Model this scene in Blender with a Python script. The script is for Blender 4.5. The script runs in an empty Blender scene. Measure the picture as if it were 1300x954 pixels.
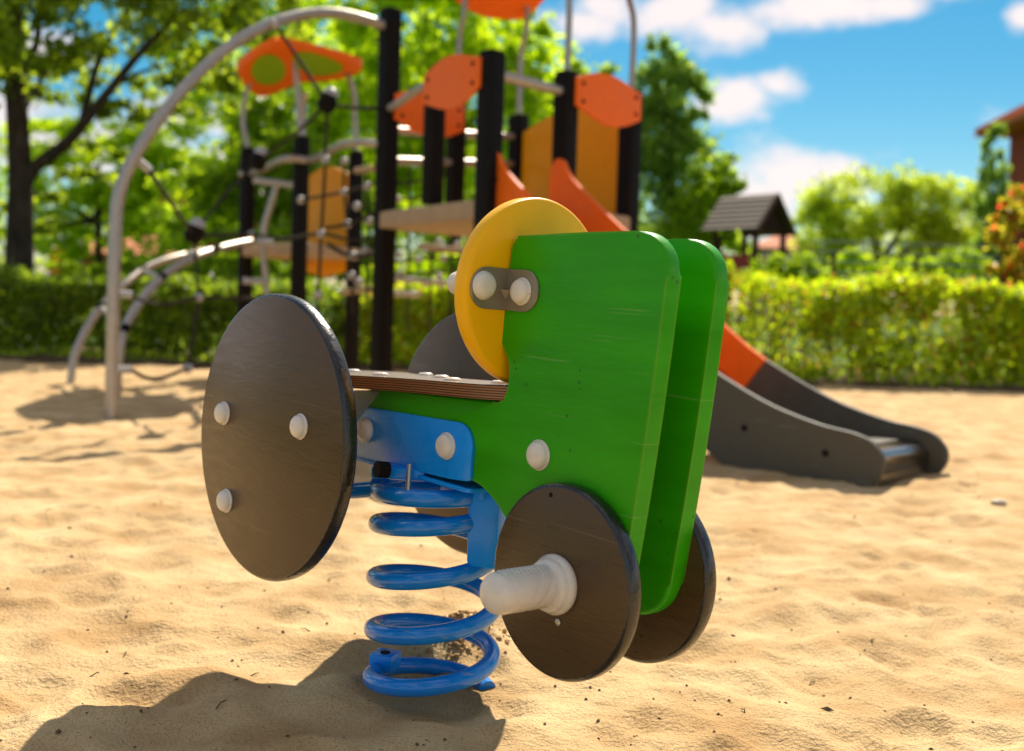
import bpy, bmesh, math, random
import numpy as np
from mathutils import Vector, Matrix, noise as mnoise

random.seed(11)
rng = np.random.default_rng(11)
S = bpy.context.scene
COL = S.collection
R = math.radians

# ------------------------------------------------------------------ camera
F = 1372.0                                   # focal length in photo pixels (1300 wide)
CAMZ = 0.60
PITCH, ROLL = R(2.05), R(1.8)
fw = Vector((0, math.cos(PITCH), -math.sin(PITCH)))
rt0 = Vector((1, 0, 0)); up0 = rt0.cross(fw)
rt = rt0 * math.cos(ROLL) + up0 * math.sin(ROLL)
up = up0 * math.cos(ROLL) - rt0 * math.sin(ROLL)
cam_d = bpy.data.cameras.new('camera'); cam = bpy.data.objects.new('camera', cam_d); COL.objects.link(cam)
cam.matrix_world = Matrix((( rt.x, up.x, -fw.x, 0), (rt.y, up.y, -fw.y, 0), (rt.z, up.z, -fw.z, CAMZ), (0, 0, 0, 1)))
cam_d.sensor_width = 36; cam_d.lens = F / 1300 * 36; cam_d.shift_y = -44.5 / 1300
cam_d.clip_start = 0.05; cam_d.clip_end = 2000
cam_d.dof.use_dof = True; cam_d.dof.focus_distance = 1.50; cam_d.dof.aperture_fstop = 3.1; cam_d.dof.aperture_blades = 9
S.camera = cam

# ------------------------------------------------------------------ sky, sun, exposure
SUN_AZ, SUN_EL = R(15), R(46)                # azimuth to the right of straight ahead
w = bpy.data.worlds.new('World'); S.world = w; w.use_nodes = True
nt = w.node_tree; N = nt.nodes; L = nt.links
for n in list(N): N.remove(n)
sky = N.new('ShaderNodeTexSky'); sky.sky_type = 'NISHITA'; sky.sun_disc = False
sky.sun_elevation = SUN_EL; sky.sun_rotation = SUN_AZ; sky.dust_density = 0.3; sky.ozone_density = 3.0; sky.air_density = 1.0
hs = N.new('ShaderNodeHueSaturation'); hs.inputs['Saturation'].default_value = 1.55; hs.inputs['Hue'].default_value = 0.478; hs.inputs['Value'].default_value = .92
L.new(sky.outputs[0], hs.inputs['Color'])
def wm(op, a, b=None, c=None):
    n = N.new('ShaderNodeMath'); n.operation = op
    for i, v in enumerate((a, b, c)):
        if v is None: continue
        if isinstance(v, (int, float)): n.inputs[i].default_value = v
        else: L.new(v, n.inputs[i])
    return n.outputs[0]
tc = N.new('ShaderNodeTexCoord'); sp = N.new('ShaderNodeSeparateXYZ'); L.new(tc.outputs['Generated'], sp.inputs[0])
az = wm('ARCTAN2', sp.outputs[0], sp.outputs[1]); el = wm('ARCSINE', sp.outputs[2])
nz = N.new('ShaderNodeTexNoise'); nz.inputs['Scale'].default_value = 21; nz.inputs['Detail'].default_value = 7; nz.inputs['Roughness'].default_value = .55
mp = N.new('ShaderNodeMapping'); mp.inputs['Scale'].default_value = (1, 1, 1.5); L.new(tc.outputs['Generated'], mp.inputs[0]); L.new(mp.outputs[0], nz.inputs[0])
nb = N.new('ShaderNodeTexNoise'); nb.inputs['Scale'].default_value = 3.2; nb.inputs['Detail'].default_value = 5; L.new(mp.outputs[0], nb.inputs[0])
def azel(px, py):
    d = rt * ((px - 650) / F) - up * ((py - 432.5) / F) + fw; d.normalize()
    return math.atan2(d.x, d.y), math.asin(d.z)
clouds = [(905, 35, 62, 42), (860, 12, 80, 40), (1045, 8, 125, 26), (1130, 8, 50, 22), (945, 122, 52, 28), (985, 108, 36, 22), (912, 135, 40, 26),
          (1010, 228, 92, 44), (960, 260, 80, 70), (1062, 216, 50, 26), (1305, 22, 26, 18), (770, 5, 70, 26), (735, 30, 50, 24),
          (100, 190, 150, 40), (250, 150, 90, 36), (-60, 130, 120, 50), (60, 60, 60, 24), (330, 210, 120, 50), (1180, 290, 90, 26), (1420, 150, 120, 40)]
dens = None
for px, py, rx, ry in clouds:
    a0, e0 = azel(px, py)
    dx = wm('MULTIPLY', wm('SUBTRACT', az, a0), F / rx); dy = wm('MULTIPLY', wm('SUBTRACT', el, e0), F / ry)
    d2 = wm('SQRT', wm('ADD', wm('MULTIPLY', dx, dx), wm('MULTIPLY', dy, dy)))
    m = wm('SUBTRACT', 1.0, d2)
    dens = m if dens is None else wm('MAXIMUM', dens, m)
dens = wm('MAXIMUM', dens, -1.0)
# the same kind of scattered cloud goes on over the rest of the sky
far_side = wm('GREATER_THAN', wm('ABSOLUTE', az), 0.62); high = wm('GREATER_THAN', el, 0.36)
gen = wm('ADD', wm('MULTIPLY', wm('SUBTRACT', nb.outputs[0], .47), 6.0), wm('MULTIPLY', wm('SUBTRACT', wm('MAXIMUM', far_side, high), 1.0), 5.0))
dens = wm('MAXIMUM', dens, gen)
dens = wm('ADD', dens, wm('MULTIPLY', wm('SUBTRACT', nz.outputs[0], .5), 2.0))
mr = N.new('ShaderNodeMapRange'); mr.interpolation_type = 'SMOOTHSTEP'; L.new(dens, mr.inputs[0]); mr.inputs[1].default_value = -.22; mr.inputs[2].default_value = .80
ccol = N.new('ShaderNodeMix'); ccol.data_type = 'RGBA'
ccol.inputs[6].default_value = (11.5, 9.9, 9.3, 1); ccol.inputs[7].default_value = (9.8, 8.9, 9.0, 1)
L.new(wm('MULTIPLY', mr.outputs[0], nb.outputs[0]), ccol.inputs[0])
mx = N.new('ShaderNodeMix'); mx.data_type = 'RGBA'; L.new(wm('MULTIPLY', mr.outputs[0], .94), mx.inputs[0]); L.new(hs.outputs[0], mx.inputs[6]); L.new(ccol.outputs[2], mx.inputs[7])
bg = N.new('ShaderNodeBackground'); bg.inputs['Strength'].default_value = 0.062; L.new(mx.outputs[2], bg.inputs[0])
wo = N.new('ShaderNodeOutputWorld'); L.new(bg.outputs[0], wo.inputs[0])
sun_d = bpy.data.lights.new('sun', 'SUN'); sun_d.energy = 4.8; sun_d.angle = R(.53); sun_d.color = (1, .90, .74)
sun = bpy.data.objects.new('sun', sun_d); COL.objects.link(sun)
to_sun = Vector((math.sin(SUN_AZ) * math.cos(SUN_EL), math.cos(SUN_AZ) * math.cos(SUN_EL), math.sin(SUN_EL)))
sun.rotation_euler = to_sun.to_track_quat('Z', 'Y').to_euler(); sun.location = to_sun * 50
S.view_settings.view_transform = 'Standard'; S.view_settings.look = 'None'; S.view_settings.gamma = 1
S.view_settings.exposure = 0.72
S.render.engine = 'CYCLES'
S.cycles.max_bounces = 12; S.cycles.diffuse_bounces = 10; S.cycles.transmission_bounces = 12; S.cycles.transparent_max_bounces = 8

# ------------------------------------------------------------------ helpers
def at(px, py, Y):
    """world point seen at a photo pixel at the distance Y"""
    d = rt * ((px - 650) / F) - up * ((py - 432.5) / F) + fw
    return Vector((0, 0, CAMZ)) + d * (Y / d.y)
def empty(name, loc, label, cat, group=None, rz=0):
    o = bpy.data.objects.new(name, None); COL.objects.link(o); o.location = loc; o.rotation_euler = (0, 0, rz)
    o.empty_display_size = .1
    return tag(o, label, cat, group)
def tag(o, label=None, cat=None, group=None, kind=None):
    if label: o['label'] = label
    if cat: o['category'] = cat
    if group: o['group'] = group
    if kind: o['kind'] = kind
    return o
def inv_of(p):
    m = Matrix.Identity(4)
    while p is not None: m = p.matrix_basis @ m; p = p.parent
    return m.inverted()
def link(name, me, mat=None, parent=None, local=False, kind=None, label=None):
    if not local and parent is not None: me.transform(inv_of(parent))
    o = bpy.data.objects.new(name, me); COL.objects.link(o)
    if mat is not None and not me.materials: me.materials.append(mat)
    if parent is not None: o.parent = parent
    if kind: o['kind'] = kind
    if label: o['label'] = label
    return o
def finish(bm, name, mat=None, parent=None, sharp=38, local=False, kind=None, label=None, smooth=True):
    bmesh.ops.recalc_face_normals(bm, faces=bm.faces)
    if smooth:
        for f in bm.faces: f.smooth = True
        for e in bm.edges:
            if len(e.link_faces) == 2 and e.calc_face_angle(0) > R(sharp): e.smooth = False
    me = bpy.data.meshes.new(name); bm.to_mesh(me); bm.free()
    return link(name, me, mat, parent, local, kind, label)
def frame_path(pts):
    pts = [Vector(p) for p in pts]; T = []
    for i in range(len(pts)):
        a = pts[max(i - 1, 0)]; b = pts[min(i + 1, len(pts) - 1)]; T.append((b - a).normalized())
    n = T[0].orthogonal().normalized(); out = []
    for p, t in zip(pts, T):
        n = (n - t * n.dot(t)); n = n.normalized() if n.length > 1e-6 else t.orthogonal().normalized()
        out.append((p, n, t.cross(n)))
    return out
def add_tube(bm, pts, rad, seg=10, cap=True):
    fr = frame_path(pts); rings = []
    for i, (p, n, b) in enumerate(fr):
        r = rad[i] if hasattr(rad, '__len__') else rad
        rings.append([bm.verts.new(p + (n * math.cos(2 * math.pi * k / seg) + b * math.sin(2 * math.pi * k / seg)) * r) for k in range(seg)])
    for A, B in zip(rings, rings[1:]):
        for k in range(seg): bm.faces.new((A[k], A[(k + 1) % seg], B[(k + 1) % seg], B[k]))
    if cap: bm.faces.new(rings[0][::-1]); bm.faces.new(rings[-1])
def smooth_path(ctrl, n=8):
    """Catmull-Rom through control points"""
    c = [Vector(p) for p in ctrl]; c = [c[0] * 2 - c[1]] + c + [c[-1] * 2 - c[-2]]; out = []
    for i in range(1, len(c) - 2):
        for k in range(n):
            t = k / n; p0, p1, p2, p3 = c[i - 1:i + 3]
            out.append(.5 * ((2 * p1) + (p2 - p0) * t + (2 * p0 - 5 * p1 + 4 * p2 - p3) * t * t + (3 * p1 - p0 - 3 * p2 + p3) * t ** 3))
    out.append(c[-2]); return out
def tube(name, pts, r, mat, parent=None, seg=10, label=None, kind=None):
    bm = bmesh.new(); add_tube(bm, pts, r, seg); return finish(bm, name, mat, parent, label=label, kind=kind)
def add_box(bm, c, sx, sy, sz, M=None, bev=0):
    g = bmesh.ops.create_cube(bm, size=1)['verts']
    for v in g: v.co = Vector((v.co.x * sx, v.co.y * sy, v.co.z * sz))
    if bev:
        es = list({e for v in g for e in v.link_edges})
        r = bmesh.ops.bevel(bm, geom=es, offset=bev, segments=2, affect='EDGES', profile=.5)
        g = list({v for f in r['faces'] for v in f.verts} | {v for v in g if v.is_valid})
    for v in g:
        co = v.co.copy()
        if M is not None: co = M @ co
        v.co = co + Vector(c)
    return g
def box(name, c, sx, sy, sz, mat, parent=None, rz=0, bev=.004, M=None, label=None):
    bm = bmesh.new(); add_box(bm, c, sx, sy, sz, M if M is not None else Matrix.Rotation(rz, 3, 'Z'), bev)
    return finish(bm, name, mat, parent, label=label)
def slab(bm, poly, origin, ax, ay, an, th, bev=0, seg=3):
    """2-D outline (counter-clockwise) extruded by th along an, its rims rounded by bev"""
    o, ax, ay, an = Vector(origin), Vector(ax), Vector(ay), Vector(an)
    v0 = [bm.verts.new(o + ax * a + ay * b) for a, b in poly]
    v1 = [bm.verts.new(o + ax * a + ay * b + an * th) for a, b in poly]
    f0 = bm.faces.new(v0[::-1]); f1 = bm.faces.new(v1); n = len(poly)
    for i in range(n): bm.faces.new((v0[i], v0[(i + 1) % n], v1[(i + 1) % n], v1[i]))
    if bev: bmesh.ops.bevel(bm, geom=list(f0.edges) + list(f1.edges), offset=bev, segments=seg, affect='EDGES', profile=.5)
def plate(name, poly, origin, ax, ay, an, th, mat, parent, bev=.003, seg=3, label=None, local=False):
    bm = bmesh.new(); slab(bm, poly, origin, ax, ay, an, th, bev, seg)
    return finish(bm, name, mat, parent, label=label, local=local)
def add_lathe(bm, prof, origin, axis, seg=32):
    """profile of (distance along axis, radius) turned round axis"""
    o = Vector(origin); a = Vector(axis).normalized(); n = a.orthogonal().normalized(); b = a.cross(n); rings = []
    for h, r in prof:
        if r < 1e-6: rings.append([bm.verts.new(o + a * h)])
        else: rings.append([bm.verts.new(o + a * h + (n * math.cos(2 * math.pi * k / seg) + b * math.sin(2 * math.pi * k / seg)) * r) for k in range(seg)])
    for A, B in zip(rings, rings[1:]):
        for k in range(seg):
            k2 = (k + 1) % seg
            if len(A) == 1 and len(B) == 1: continue
            if len(A) == 1: bm.faces.new((A[0], B[k2], B[k]))
            elif len(B) == 1: bm.faces.new((A[k], A[k2], B[0]))
            else: bm.faces.new((A[k], A[k2], B[k2], B[k]))
def lathe(name, prof, origin, axis, mat, parent, seg=32, label=None, local=False, sharp=38):
    bm = bmesh.new(); add_lathe(bm, prof, origin, axis, seg); return finish(bm, name, mat, parent, sharp=sharp, label=label, local=local)
def round_poly(pts, r, n=6):
    """round every corner of an outline; r is a number or one radius per corner"""
    out = []; m = len(pts)
    for i in range(m):
        p = Vector(pts[i]); a = Vector(pts[i - 1]); b = Vector(pts[(i + 1) % m]); ri = r[i] if hasattr(r, '__len__') else r
        if ri <= 0: out.append(tuple(p)); continue
        da, db = (a - p), (b - p); q = min(ri, da.length * .49, db.length * .49)
        s, e = p + da.normalized() * q, p + db.normalized() * q; wq = math.sin(da.angle(db) / 2)
        for k in range(n + 1):
            t = k / n; out.append(tuple((s * (1 - t) ** 2 + p * 2 * wq * t * (1 - t) + e * t * t) / ((1 - t) ** 2 + 2 * wq * t * (1 - t) + t * t)))
    return out

# ------------------------------------------------------------------ materials
def nick(m, scale=140, lim=.30, col=(.012, .009, .007), amount=.8):
    """scattered small chips and pits"""
    t = m.node_tree; b = t.nodes['Principled BSDF']; c = t.nodes.new('ShaderNodeTexCoord')
    v = t.nodes.new('ShaderNodeTexVoronoi'); v.inputs['Scale'].default_value = scale; t.links.new(c.outputs['Object'], v.inputs[0])
    n = t.nodes.new('ShaderNodeTexNoise'); n.inputs['Scale'].default_value = scale * .16; t.links.new(c.outputs['Object'], n.inputs[0])
    a = t.nodes.new('ShaderNodeMath'); a.operation = 'LESS_THAN'; a.inputs[1].default_value = lim * .5; t.links.new(v.outputs['Distance'], a.inputs[0])
    g = t.nodes.new('ShaderNodeMath'); g.operation = 'GREATER_THAN'; g.inputs[1].default_value = .66; t.links.new(n.outputs[0], g.inputs[0])
    k = t.nodes.new('ShaderNodeMath'); k.operation = 'MULTIPLY'; t.links.new(a.outputs[0], k.inputs[0]); t.links.new(g.outputs[0], k.inputs[1])
    k2 = t.nodes.new('ShaderNodeMath'); k2.operation = 'MULTIPLY'; k2.inputs[1].default_value = amount; t.links.new(k.outputs[0], k2.inputs[0])
    over(m, k2.outputs[0], col)
def over(m, fac, col):
    t = m.node_tree; b = t.nodes['Principled BSDF']; mx = t.nodes.new('ShaderNodeMix'); mx.data_type = 'RGBA'; mx.inputs[7].default_value = (*col, 1)
    old = b.inputs['Base Color'].links
    if old: t.links.new(old[0].from_socket, mx.inputs[6])
    else: mx.inputs[6].default_value = b.inputs['Base Color'].default_value
    t.links.new(fac, mx.inputs[0]); t.links.new(mx.outputs[2], b.inputs['Base Color'])
def scratch(m, stretch, rot, lim, col, amount):
    """fine long scratches"""
    t = m.node_tree; c = t.nodes.new('ShaderNodeTexCoord'); mp = t.nodes.new('ShaderNodeMapping'); mp.inputs['Scale'].default_value = stretch; mp.inputs['Rotation'].default_value = rot
    t.links.new(c.outputs['Object'], mp.inputs[0]); n = t.nodes.new('ShaderNodeTexNoise'); n.inputs['Scale'].default_value = 1; n.inputs['Detail'].default_value = 2; t.links.new(mp.outputs[0], n.inputs[0])
    r_ = t.nodes.new('ShaderNodeMapRange'); r_.inputs[1].default_value = lim; r_.inputs[2].default_value = lim + .03; r_.inputs[4].default_value = amount; t.links.new(n.outputs[0], r_.inputs[0]); over(m, r_.outputs[0], col)
def edge_wear(m, rad, col, amount, scale=45):
    """paint rubbed thin along the edges"""
    t = m.node_tree; bv = t.nodes.new('ShaderNodeBevel'); bv.samples = 4; bv.inputs['Radius'].default_value = rad; g = t.nodes.new('ShaderNodeNewGeometry')
    d = t.nodes.new('ShaderNodeVectorMath'); d.operation = 'DOT_PRODUCT'; t.links.new(bv.outputs[0], d.inputs[0]); t.links.new(g.outputs['Normal'], d.inputs[1])
    c = t.nodes.new('ShaderNodeTexCoord'); n = t.nodes.new('ShaderNodeTexNoise'); n.inputs['Scale'].default_value = scale; n.inputs['Detail'].default_value = 5; t.links.new(c.outputs['Object'], n.inputs[0])
    i = t.nodes.new('ShaderNodeMath'); i.operation = 'SUBTRACT'; i.inputs[0].default_value = 1; t.links.new(d.outputs['Value'], i.inputs[1])
    a = t.nodes.new('ShaderNodeMath'); a.operation = 'MULTIPLY'; t.links.new(i.outputs[0], a.inputs[0]); t.links.new(n.outputs[0], a.inputs[1])
    r_ = t.nodes.new('ShaderNodeMapRange'); r_.inputs[1].default_value = .012; r_.inputs[2].default_value = .06; r_.inputs[4].default_value = amount; t.links.new(a.outputs[0], r_.inputs[0]); over(m, r_.outputs[0], col)
def mat(name, col, rough=.5, spec=.5, metal=0, coat=0, noise=0, nscale=20, bump=0, bscale=60, coat_rough=.08, stretch=None, coord='Object'):
    m = bpy.data.materials.new(name); m.use_nodes = True; t = m.node_tree; b = t.nodes['Principled BSDF']
    b.inputs['Base Color'].default_value = (*col, 1); b.inputs['Roughness'].default_value = rough
    b.inputs['Specular IOR Level'].default_value = spec; b.inputs['Metallic'].default_value = metal
    b.inputs['Coat Weight'].default_value = coat; b.inputs['Coat Roughness'].default_value = coat_rough
    c = t.nodes.new('ShaderNodeTexCoord'); src = c.outputs[coord]
    if stretch:
        mp = t.nodes.new('ShaderNodeMapping'); mp.inputs['Scale'].default_value = stretch; t.links.new(src, mp.inputs[0]); src = mp.outputs[0]
    if noise:
        nz = t.nodes.new('ShaderNodeTexNoise'); nz.inputs['Scale'].default_value = nscale; nz.inputs['Detail'].default_value = 6; t.links.new(src, nz.inputs[0])
        mr = t.nodes.new('ShaderNodeMapRange'); mr.inputs[1].default_value = .3; mr.inputs[2].default_value = .7; mr.inputs[3].default_value = 1 - noise; mr.inputs[4].default_value = 1 + noise
        t.links.new(nz.outputs[0], mr.inputs[0])
        mx = t.nodes.new('ShaderNodeMix'); mx.data_type = 'RGBA'; mx.blend_type = 'MULTIPLY'; mx.inputs[0].default_value = 1; mx.inputs[6].default_value = (*col, 1)
        t.links.new(mr.outputs[0], mx.inputs[7]); t.links.new(mx.outputs[2], b.inputs['Base Color'])
        r2 = t.nodes.new('ShaderNodeMapRange'); r2.inputs[1].default_value = .3; r2.inputs[2].default_value = .7; r2.inputs[3].default_value = max(rough - .08, .03); r2.inputs[4].default_value = rough + .08
        t.links.new(nz.outputs[0], r2.inputs[0]); t.links.new(r2.outputs[0], b.inputs['Roughness'])
    if bump:
        n2 = t.nodes.new('ShaderNodeTexNoise'); n2.inputs['Scale'].default_value = bscale; n2.inputs['Detail'].default_value = 5; t.links.new(src, n2.inputs[0])
        bp = t.nodes.new('ShaderNodeBump'); bp.inputs['Strength'].default_value = bump; bp.inputs['Distance'].default_value = .004
        t.links.new(n2.outputs[0], bp.inputs['Height']); t.links.new(bp.outputs[0], b.inputs['Normal'])
        if coat: t.links.new(bp.outputs[0], b.inputs['Coat Normal'])
    return m
M = {}
M['green'] = mat('green_paint', (.030, .33, .0005), .36, .2, coat=.05, coat_rough=.12, noise=.14, nscale=5, bump=.14, bscale=30, stretch=(1, 1, 5))
M['yellow'] = mat('yellow_paint', (.98, .50, .0005), .36, .2, coat=.08, coat_rough=.12, noise=.05, nscale=12, bump=.12, bscale=40)
M['wheel'] = mat('dark_stained_plywood', (.082, .046, .017), .33, .32, coat=.12, coat_rough=.12, noise=.08, nscale=14, bump=.12, bscale=40, stretch=(1.2, 1, 7))
M['wheel_edge'] = mat('black_wheel_edge', (.016, .013, .011), .26, .5, coat=.4, coat_rough=.15, noise=.3, nscale=30, bump=.3, bscale=90)  # wheel rims coloured darker than the flat faces
M['blue'] = mat('blue_powder_coat', (.002, .29, .92), .3, .35, coat=.15, coat_rough=.08, noise=.06, nscale=30, bump=.05, bscale=220)
M['blue_spring'] = mat('blue_spring_coat', (.002, .22, .72), .22, .4, coat=.4, coat_rough=.06, noise=.06, nscale=30, bump=.04, bscale=200)
M['cap'] = mat('white_plastic', (.74, .68, .60), .30, .5, noise=.03, nscale=60, coat=.2)
M['bracket'] = mat('grey_steel_bracket', (.30, .26, .19), .38, .5, metal=.45, noise=.08, nscale=60)
M['bolt'] = mat('zinc', (.5, .48, .45), .35, .5, metal=.9)
M['black'] = mat('black_post', (.010, .008, .007), .6, .1, noise=.2, nscale=12)
M['orange'] = mat('orange_board', (.97, .16, .008), .45, .2, noise=.04)
M['amber'] = mat('amber_board', (.90, .36, .004), .5, .2, noise=.04)
M['olive'] = mat('olive_green_board', (.26, .46, .005), .45, .4)
M['steel'] = mat('galvanised_tube', (.46, .41, .36), .46, .5, metal=.8, noise=.1, nscale=25)
M['chute'] = mat('polished_steel', (.72, .69, .65), .24, .5, metal=1)
M['slate'] = mat('grey_slide_board', (.085, .076, .056), .5, .3, noise=.06)
M['tan'] = mat('tan_deck_board', (.42, .29, .17), .6, .3, noise=.1, nscale=14)
M['rope'] = mat('dark_rope', (.045, .036, .028), .9, .1)
M['ball'] = mat('grey_plastic', (.42, .40, .40), .4, .5)
M['bark'] = mat('bark', (.050, .038, .028), .95, .1, noise=.45, nscale=9, bump=1.0, bscale=18, stretch=(2, 2, .5))
M['wood'] = mat('brown_timber', (.07, .035, .02), .8, .2, noise=.25)
M['shingle'] = mat('grey_shingle', (.19, .155, .13), .85, .2, noise=.2, nscale=20)
M['red_board'] = mat('red_board', (.38, .05, .05), .6, .3, noise=.1)
M['tile'] = mat('terracotta_tile', (.62, .21, .10), .8, .2, noise=.25, nscale=8)
M['brick'] = mat('brick', (.34, .085, .05), .9, .1, noise=.2, nscale=20)
M['plaster'] = mat('pale_plaster', (.55, .48, .44), .9, .1, noise=.1)
M['glass'] = mat('window_glass', (.03, .04, .05), .08, .6)
M['soil'] = mat('dark_soil', (.10, .068, .042), .95, .1, noise=.4, nscale=9, bump=1, bscale=25)
M['lawn'] = mat('lawn', (.06, .11, .02), .95, .1, noise=.35, nscale=4, bump=1, bscale=30)
M['wire'] = mat('galvanised_wire', (.35, .36, .36), .45, .5, metal=.6)

scratch(M['green'], (3, 3, 150), (0, .5, 0), .70, (.16, .36, .08), .55); scratch(M['green'], (4, 4, 170), (0, -.25, 0), .71, (.16, .36, .08), .5); nick(M['green'], 70, .34, (.02, .06, .01), .6); edge_wear(M['green'], .006, (.20, .36, .03), .55)
scratch(M['wheel'], (4, 4, 130), (0, .35, 0), .70, (.14, .10, .06), .5); nick(M['wheel'], 60, .30)
nick(M['yellow'], 70, .3, (.25, .12, .01), .7); edge_wear(M['yellow'], .005, (.95, .62, .06), .5); scratch(M['yellow'], (4, 4, 140), (.4, 0, 0), .71, (.5, .25, .01), .5)
scratch(M['blue_spring'], (30, 30, 160), (0, .2, 0), .69, (.25, .30, .34), .5); nick(M['blue'], 90, .3, (.15, .17, .19), .7); nick(M['cap'], 160, .3, (.25, .2, .15), .6)
nick(M['orange'], 30, .3, (.5, .2, .1), .5); scratch(M['slate'], (6, 6, 60), (0, .6, 0), .67, (.16, .15, .13), .5)
def leaf_mat(name, c0, c1, c2=None, trans=.5):
    m = bpy.data.materials.new(name); m.use_nodes = True; t = m.node_tree
    for n in list(t.nodes): t.nodes.remove(n)
    g = t.nodes.new('ShaderNodeNewGeometry'); cr = t.nodes.new('ShaderNodeValToRGB'); t.links.new(g.outputs['Random Per Island'], cr.inputs[0])
    cr.color_ramp.elements[0].color = (*c0, 1); cr.color_ramp.elements[1].color = (*c1, 1)
    if c2: e = cr.color_ramp.elements.new(.86); e.color = (*c1, 1); cr.color_ramp.elements[2].position = .90; cr.color_ramp.elements[2].color = (*c2, 1)
    p = t.nodes.new('ShaderNodeBsdfPrincipled'); p.inputs['Roughness'].default_value = .45; p.inputs['Specular IOR Level'].default_value = .4; t.links.new(cr.outputs[0], p.inputs['Base Color'])
    tl = t.nodes.new('ShaderNodeBsdfTranslucent'); hv = t.nodes.new('ShaderNodeHueSaturation'); hv.inputs['Value'].default_value = 2.9; hv.inputs['Hue'].default_value = .497
    t.links.new(cr.outputs[0], hv.inputs['Color']); t.links.new(hv.outputs[0], tl.inputs[0])
    mx = t.nodes.new('ShaderNodeMixShader'); mx.inputs[0].default_value = trans + .14; t.links.new(p.outputs[0], mx.inputs[1]); t.links.new(tl.outputs[0], mx.inputs[2])
    o = t.nodes.new('ShaderNodeOutputMaterial'); t.links.new(mx.outputs[0], o.inputs[0]); return m
M['leaf_dark'] = leaf_mat('dark_leaves', (.05, .085, .006), (.26, .33, .010), trans=.45)
M['leaf_mid'] = leaf_mat('mid_leaves', (.09, .15, .006), (.26, .35, .008), trans=.5)
M['leaf_bright'] = leaf_mat('bright_leaves', (.14, .21, .004), (.33, .41, .006), trans=.55)
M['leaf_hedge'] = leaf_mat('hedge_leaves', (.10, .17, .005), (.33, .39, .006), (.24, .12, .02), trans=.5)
M['leaf_hedge_shaded'] = leaf_mat('shaded_hedge_leaves', (.045, .085, .006), (.20, .27, .010), trans=.4)  # darker copy of the hedge leaves: tree shade put into the colour
M['leaf_cool'] = leaf_mat('cool_leaves', (.08, .14, .020), (.25, .36, .04), trans=.4)
M['leaf_willow'] = leaf_mat('willow_leaves', (.15, .20, .015), (.36, .42, .02), trans=.5)
M['leaf_red'] = leaf_mat('red_and_yellow_leaves', (.14, .19, .01), (.40, .33, .02), (.50, .05, .03), trans=.5)

# ------------------------------------------------------------------ ground
def vnoise(x, y, seed=0):
    xi = np.floor(x).astype(np.int64); yi = np.floor(y).astype(np.int64); fx = x - xi; fy = y - yi
    fx = fx * fx * (3 - 2 * fx); fy = fy * fy * (3 - 2 * fy)
    def h(a, b):
        n = (a * 374761393 + b * 668265263 + seed * 1442695041) & 0x7fffffff
        n = ((n ^ (n >> 13)) * 1274126177) & 0x7fffffff
        return ((n ^ (n >> 16)) & 0xffff) / 65535.0
    return (h(xi, yi) * (1 - fx) + h(xi + 1, yi) * fx) * (1 - fy) + (h(xi, yi + 1) * (1 - fx) + h(xi + 1, yi + 1) * fx) * fy
SPR = (-.109, 1.662)                         # the spring's foot
nd = 4200
pr = 0.45 + 9.0 * rng.random(nd) ** .75; pa = rng.uniform(-.75, .75, nd)
DX, DY = pr * np.sin(pa), pr * np.cos(pa); DRX = rng.uniform(.035, .10, nd); DRY = DRX * rng.uniform(.6, 1.3, nd)
DA = rng.uniform(0, 3.14, nd); DD = rng.uniform(.003, .0095, nd)
def sand_z(x, y):
    z = .03 * (vnoise(x * 1.1, y * 1.1, 1) - .5) + .014 * (vnoise(x * 3.1, y * 3.1, 2) - .5) + .009 * (vnoise(x * 8, y * 8, 3) - .5) + .006 * (vnoise(x * 19, y * 19, 4) - .5) + .003 * (vnoise(x * 45, y * 45, 5) - .5)
    return z
def sand_full(x, y):
    z = sand_z(x, y)
    xf, yf, zf = x.ravel(), y.ravel(), z.ravel()
    order = np.argsort(yf); ys = yf[order]
    for k in range(nd):
        r = max(DRX[k], DRY[k]) * 1.9
        a, b = np.searchsorted(ys, (DY[k] - r, DY[k] + r)); ii = order[a:b]
        ii = ii[np.abs(xf[ii] - DX[k]) < r]
        if not len(ii): continue
        c, s = math.cos(DA[k]), math.sin(DA[k]); dx, dy = xf[ii] - DX[k], yf[ii] - DY[k]
        q = np.sqrt(((dx * c + dy * s) / DRX[k]) ** 2 + ((-dx * s + dy * c) / DRY[k]) ** 2)
        zf[ii] += DD[k] * (-np.exp(-(q * 1.25) ** 2) + .55 * np.exp(-((q - 1.25) / .33) ** 2))
    d = np.hypot(xf - SPR[0] - .02, yf - SPR[1])
    zf += -.018 * np.exp(-(d / .13) ** 2)
    zf += .042 * np.exp(-(((xf + .06) / .10) ** 2 + ((yf - 1.88) / .07) ** 2)) * (.6 + .8 * vnoise(xf * 40, yf * 40, 9))
    return zf.reshape(x.shape)
def grid_mesh(name, X, Y, Z):
    n, m = X.shape; me = bpy.data.meshes.new(name)
    v = np.stack([X, Y, Z], -1).reshape(-1, 3); i = np.arange(n * m).reshape(n, m)
    q = np.stack([i[:-1, :-1], i[:-1, 1:], i[1:, 1:], i[1:, :-1]], -1).reshape(-1, 4)
    me.vertices.add(len(v)); me.vertices.foreach_set('co', v.ravel()); me.loops.add(q.size); me.loops.foreach_set('vertex_index', q.ravel().astype(np.int32))
    me.polygons.add(len(q)); me.polygons.foreach_set('loop_start', np.arange(0, q.size, 4, dtype=np.int32)); me.update(); me.validate()
    me.polygons.foreach_set('use_smooth', np.ones(len(q), bool)); return me
rad = np.concatenate([np.linspace(-3, .35, 14)[:-1], .35 * (9.3 / .35) ** np.linspace(0, 1, 560)])
lat = np.linspace(-1, 1, 620)
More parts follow.
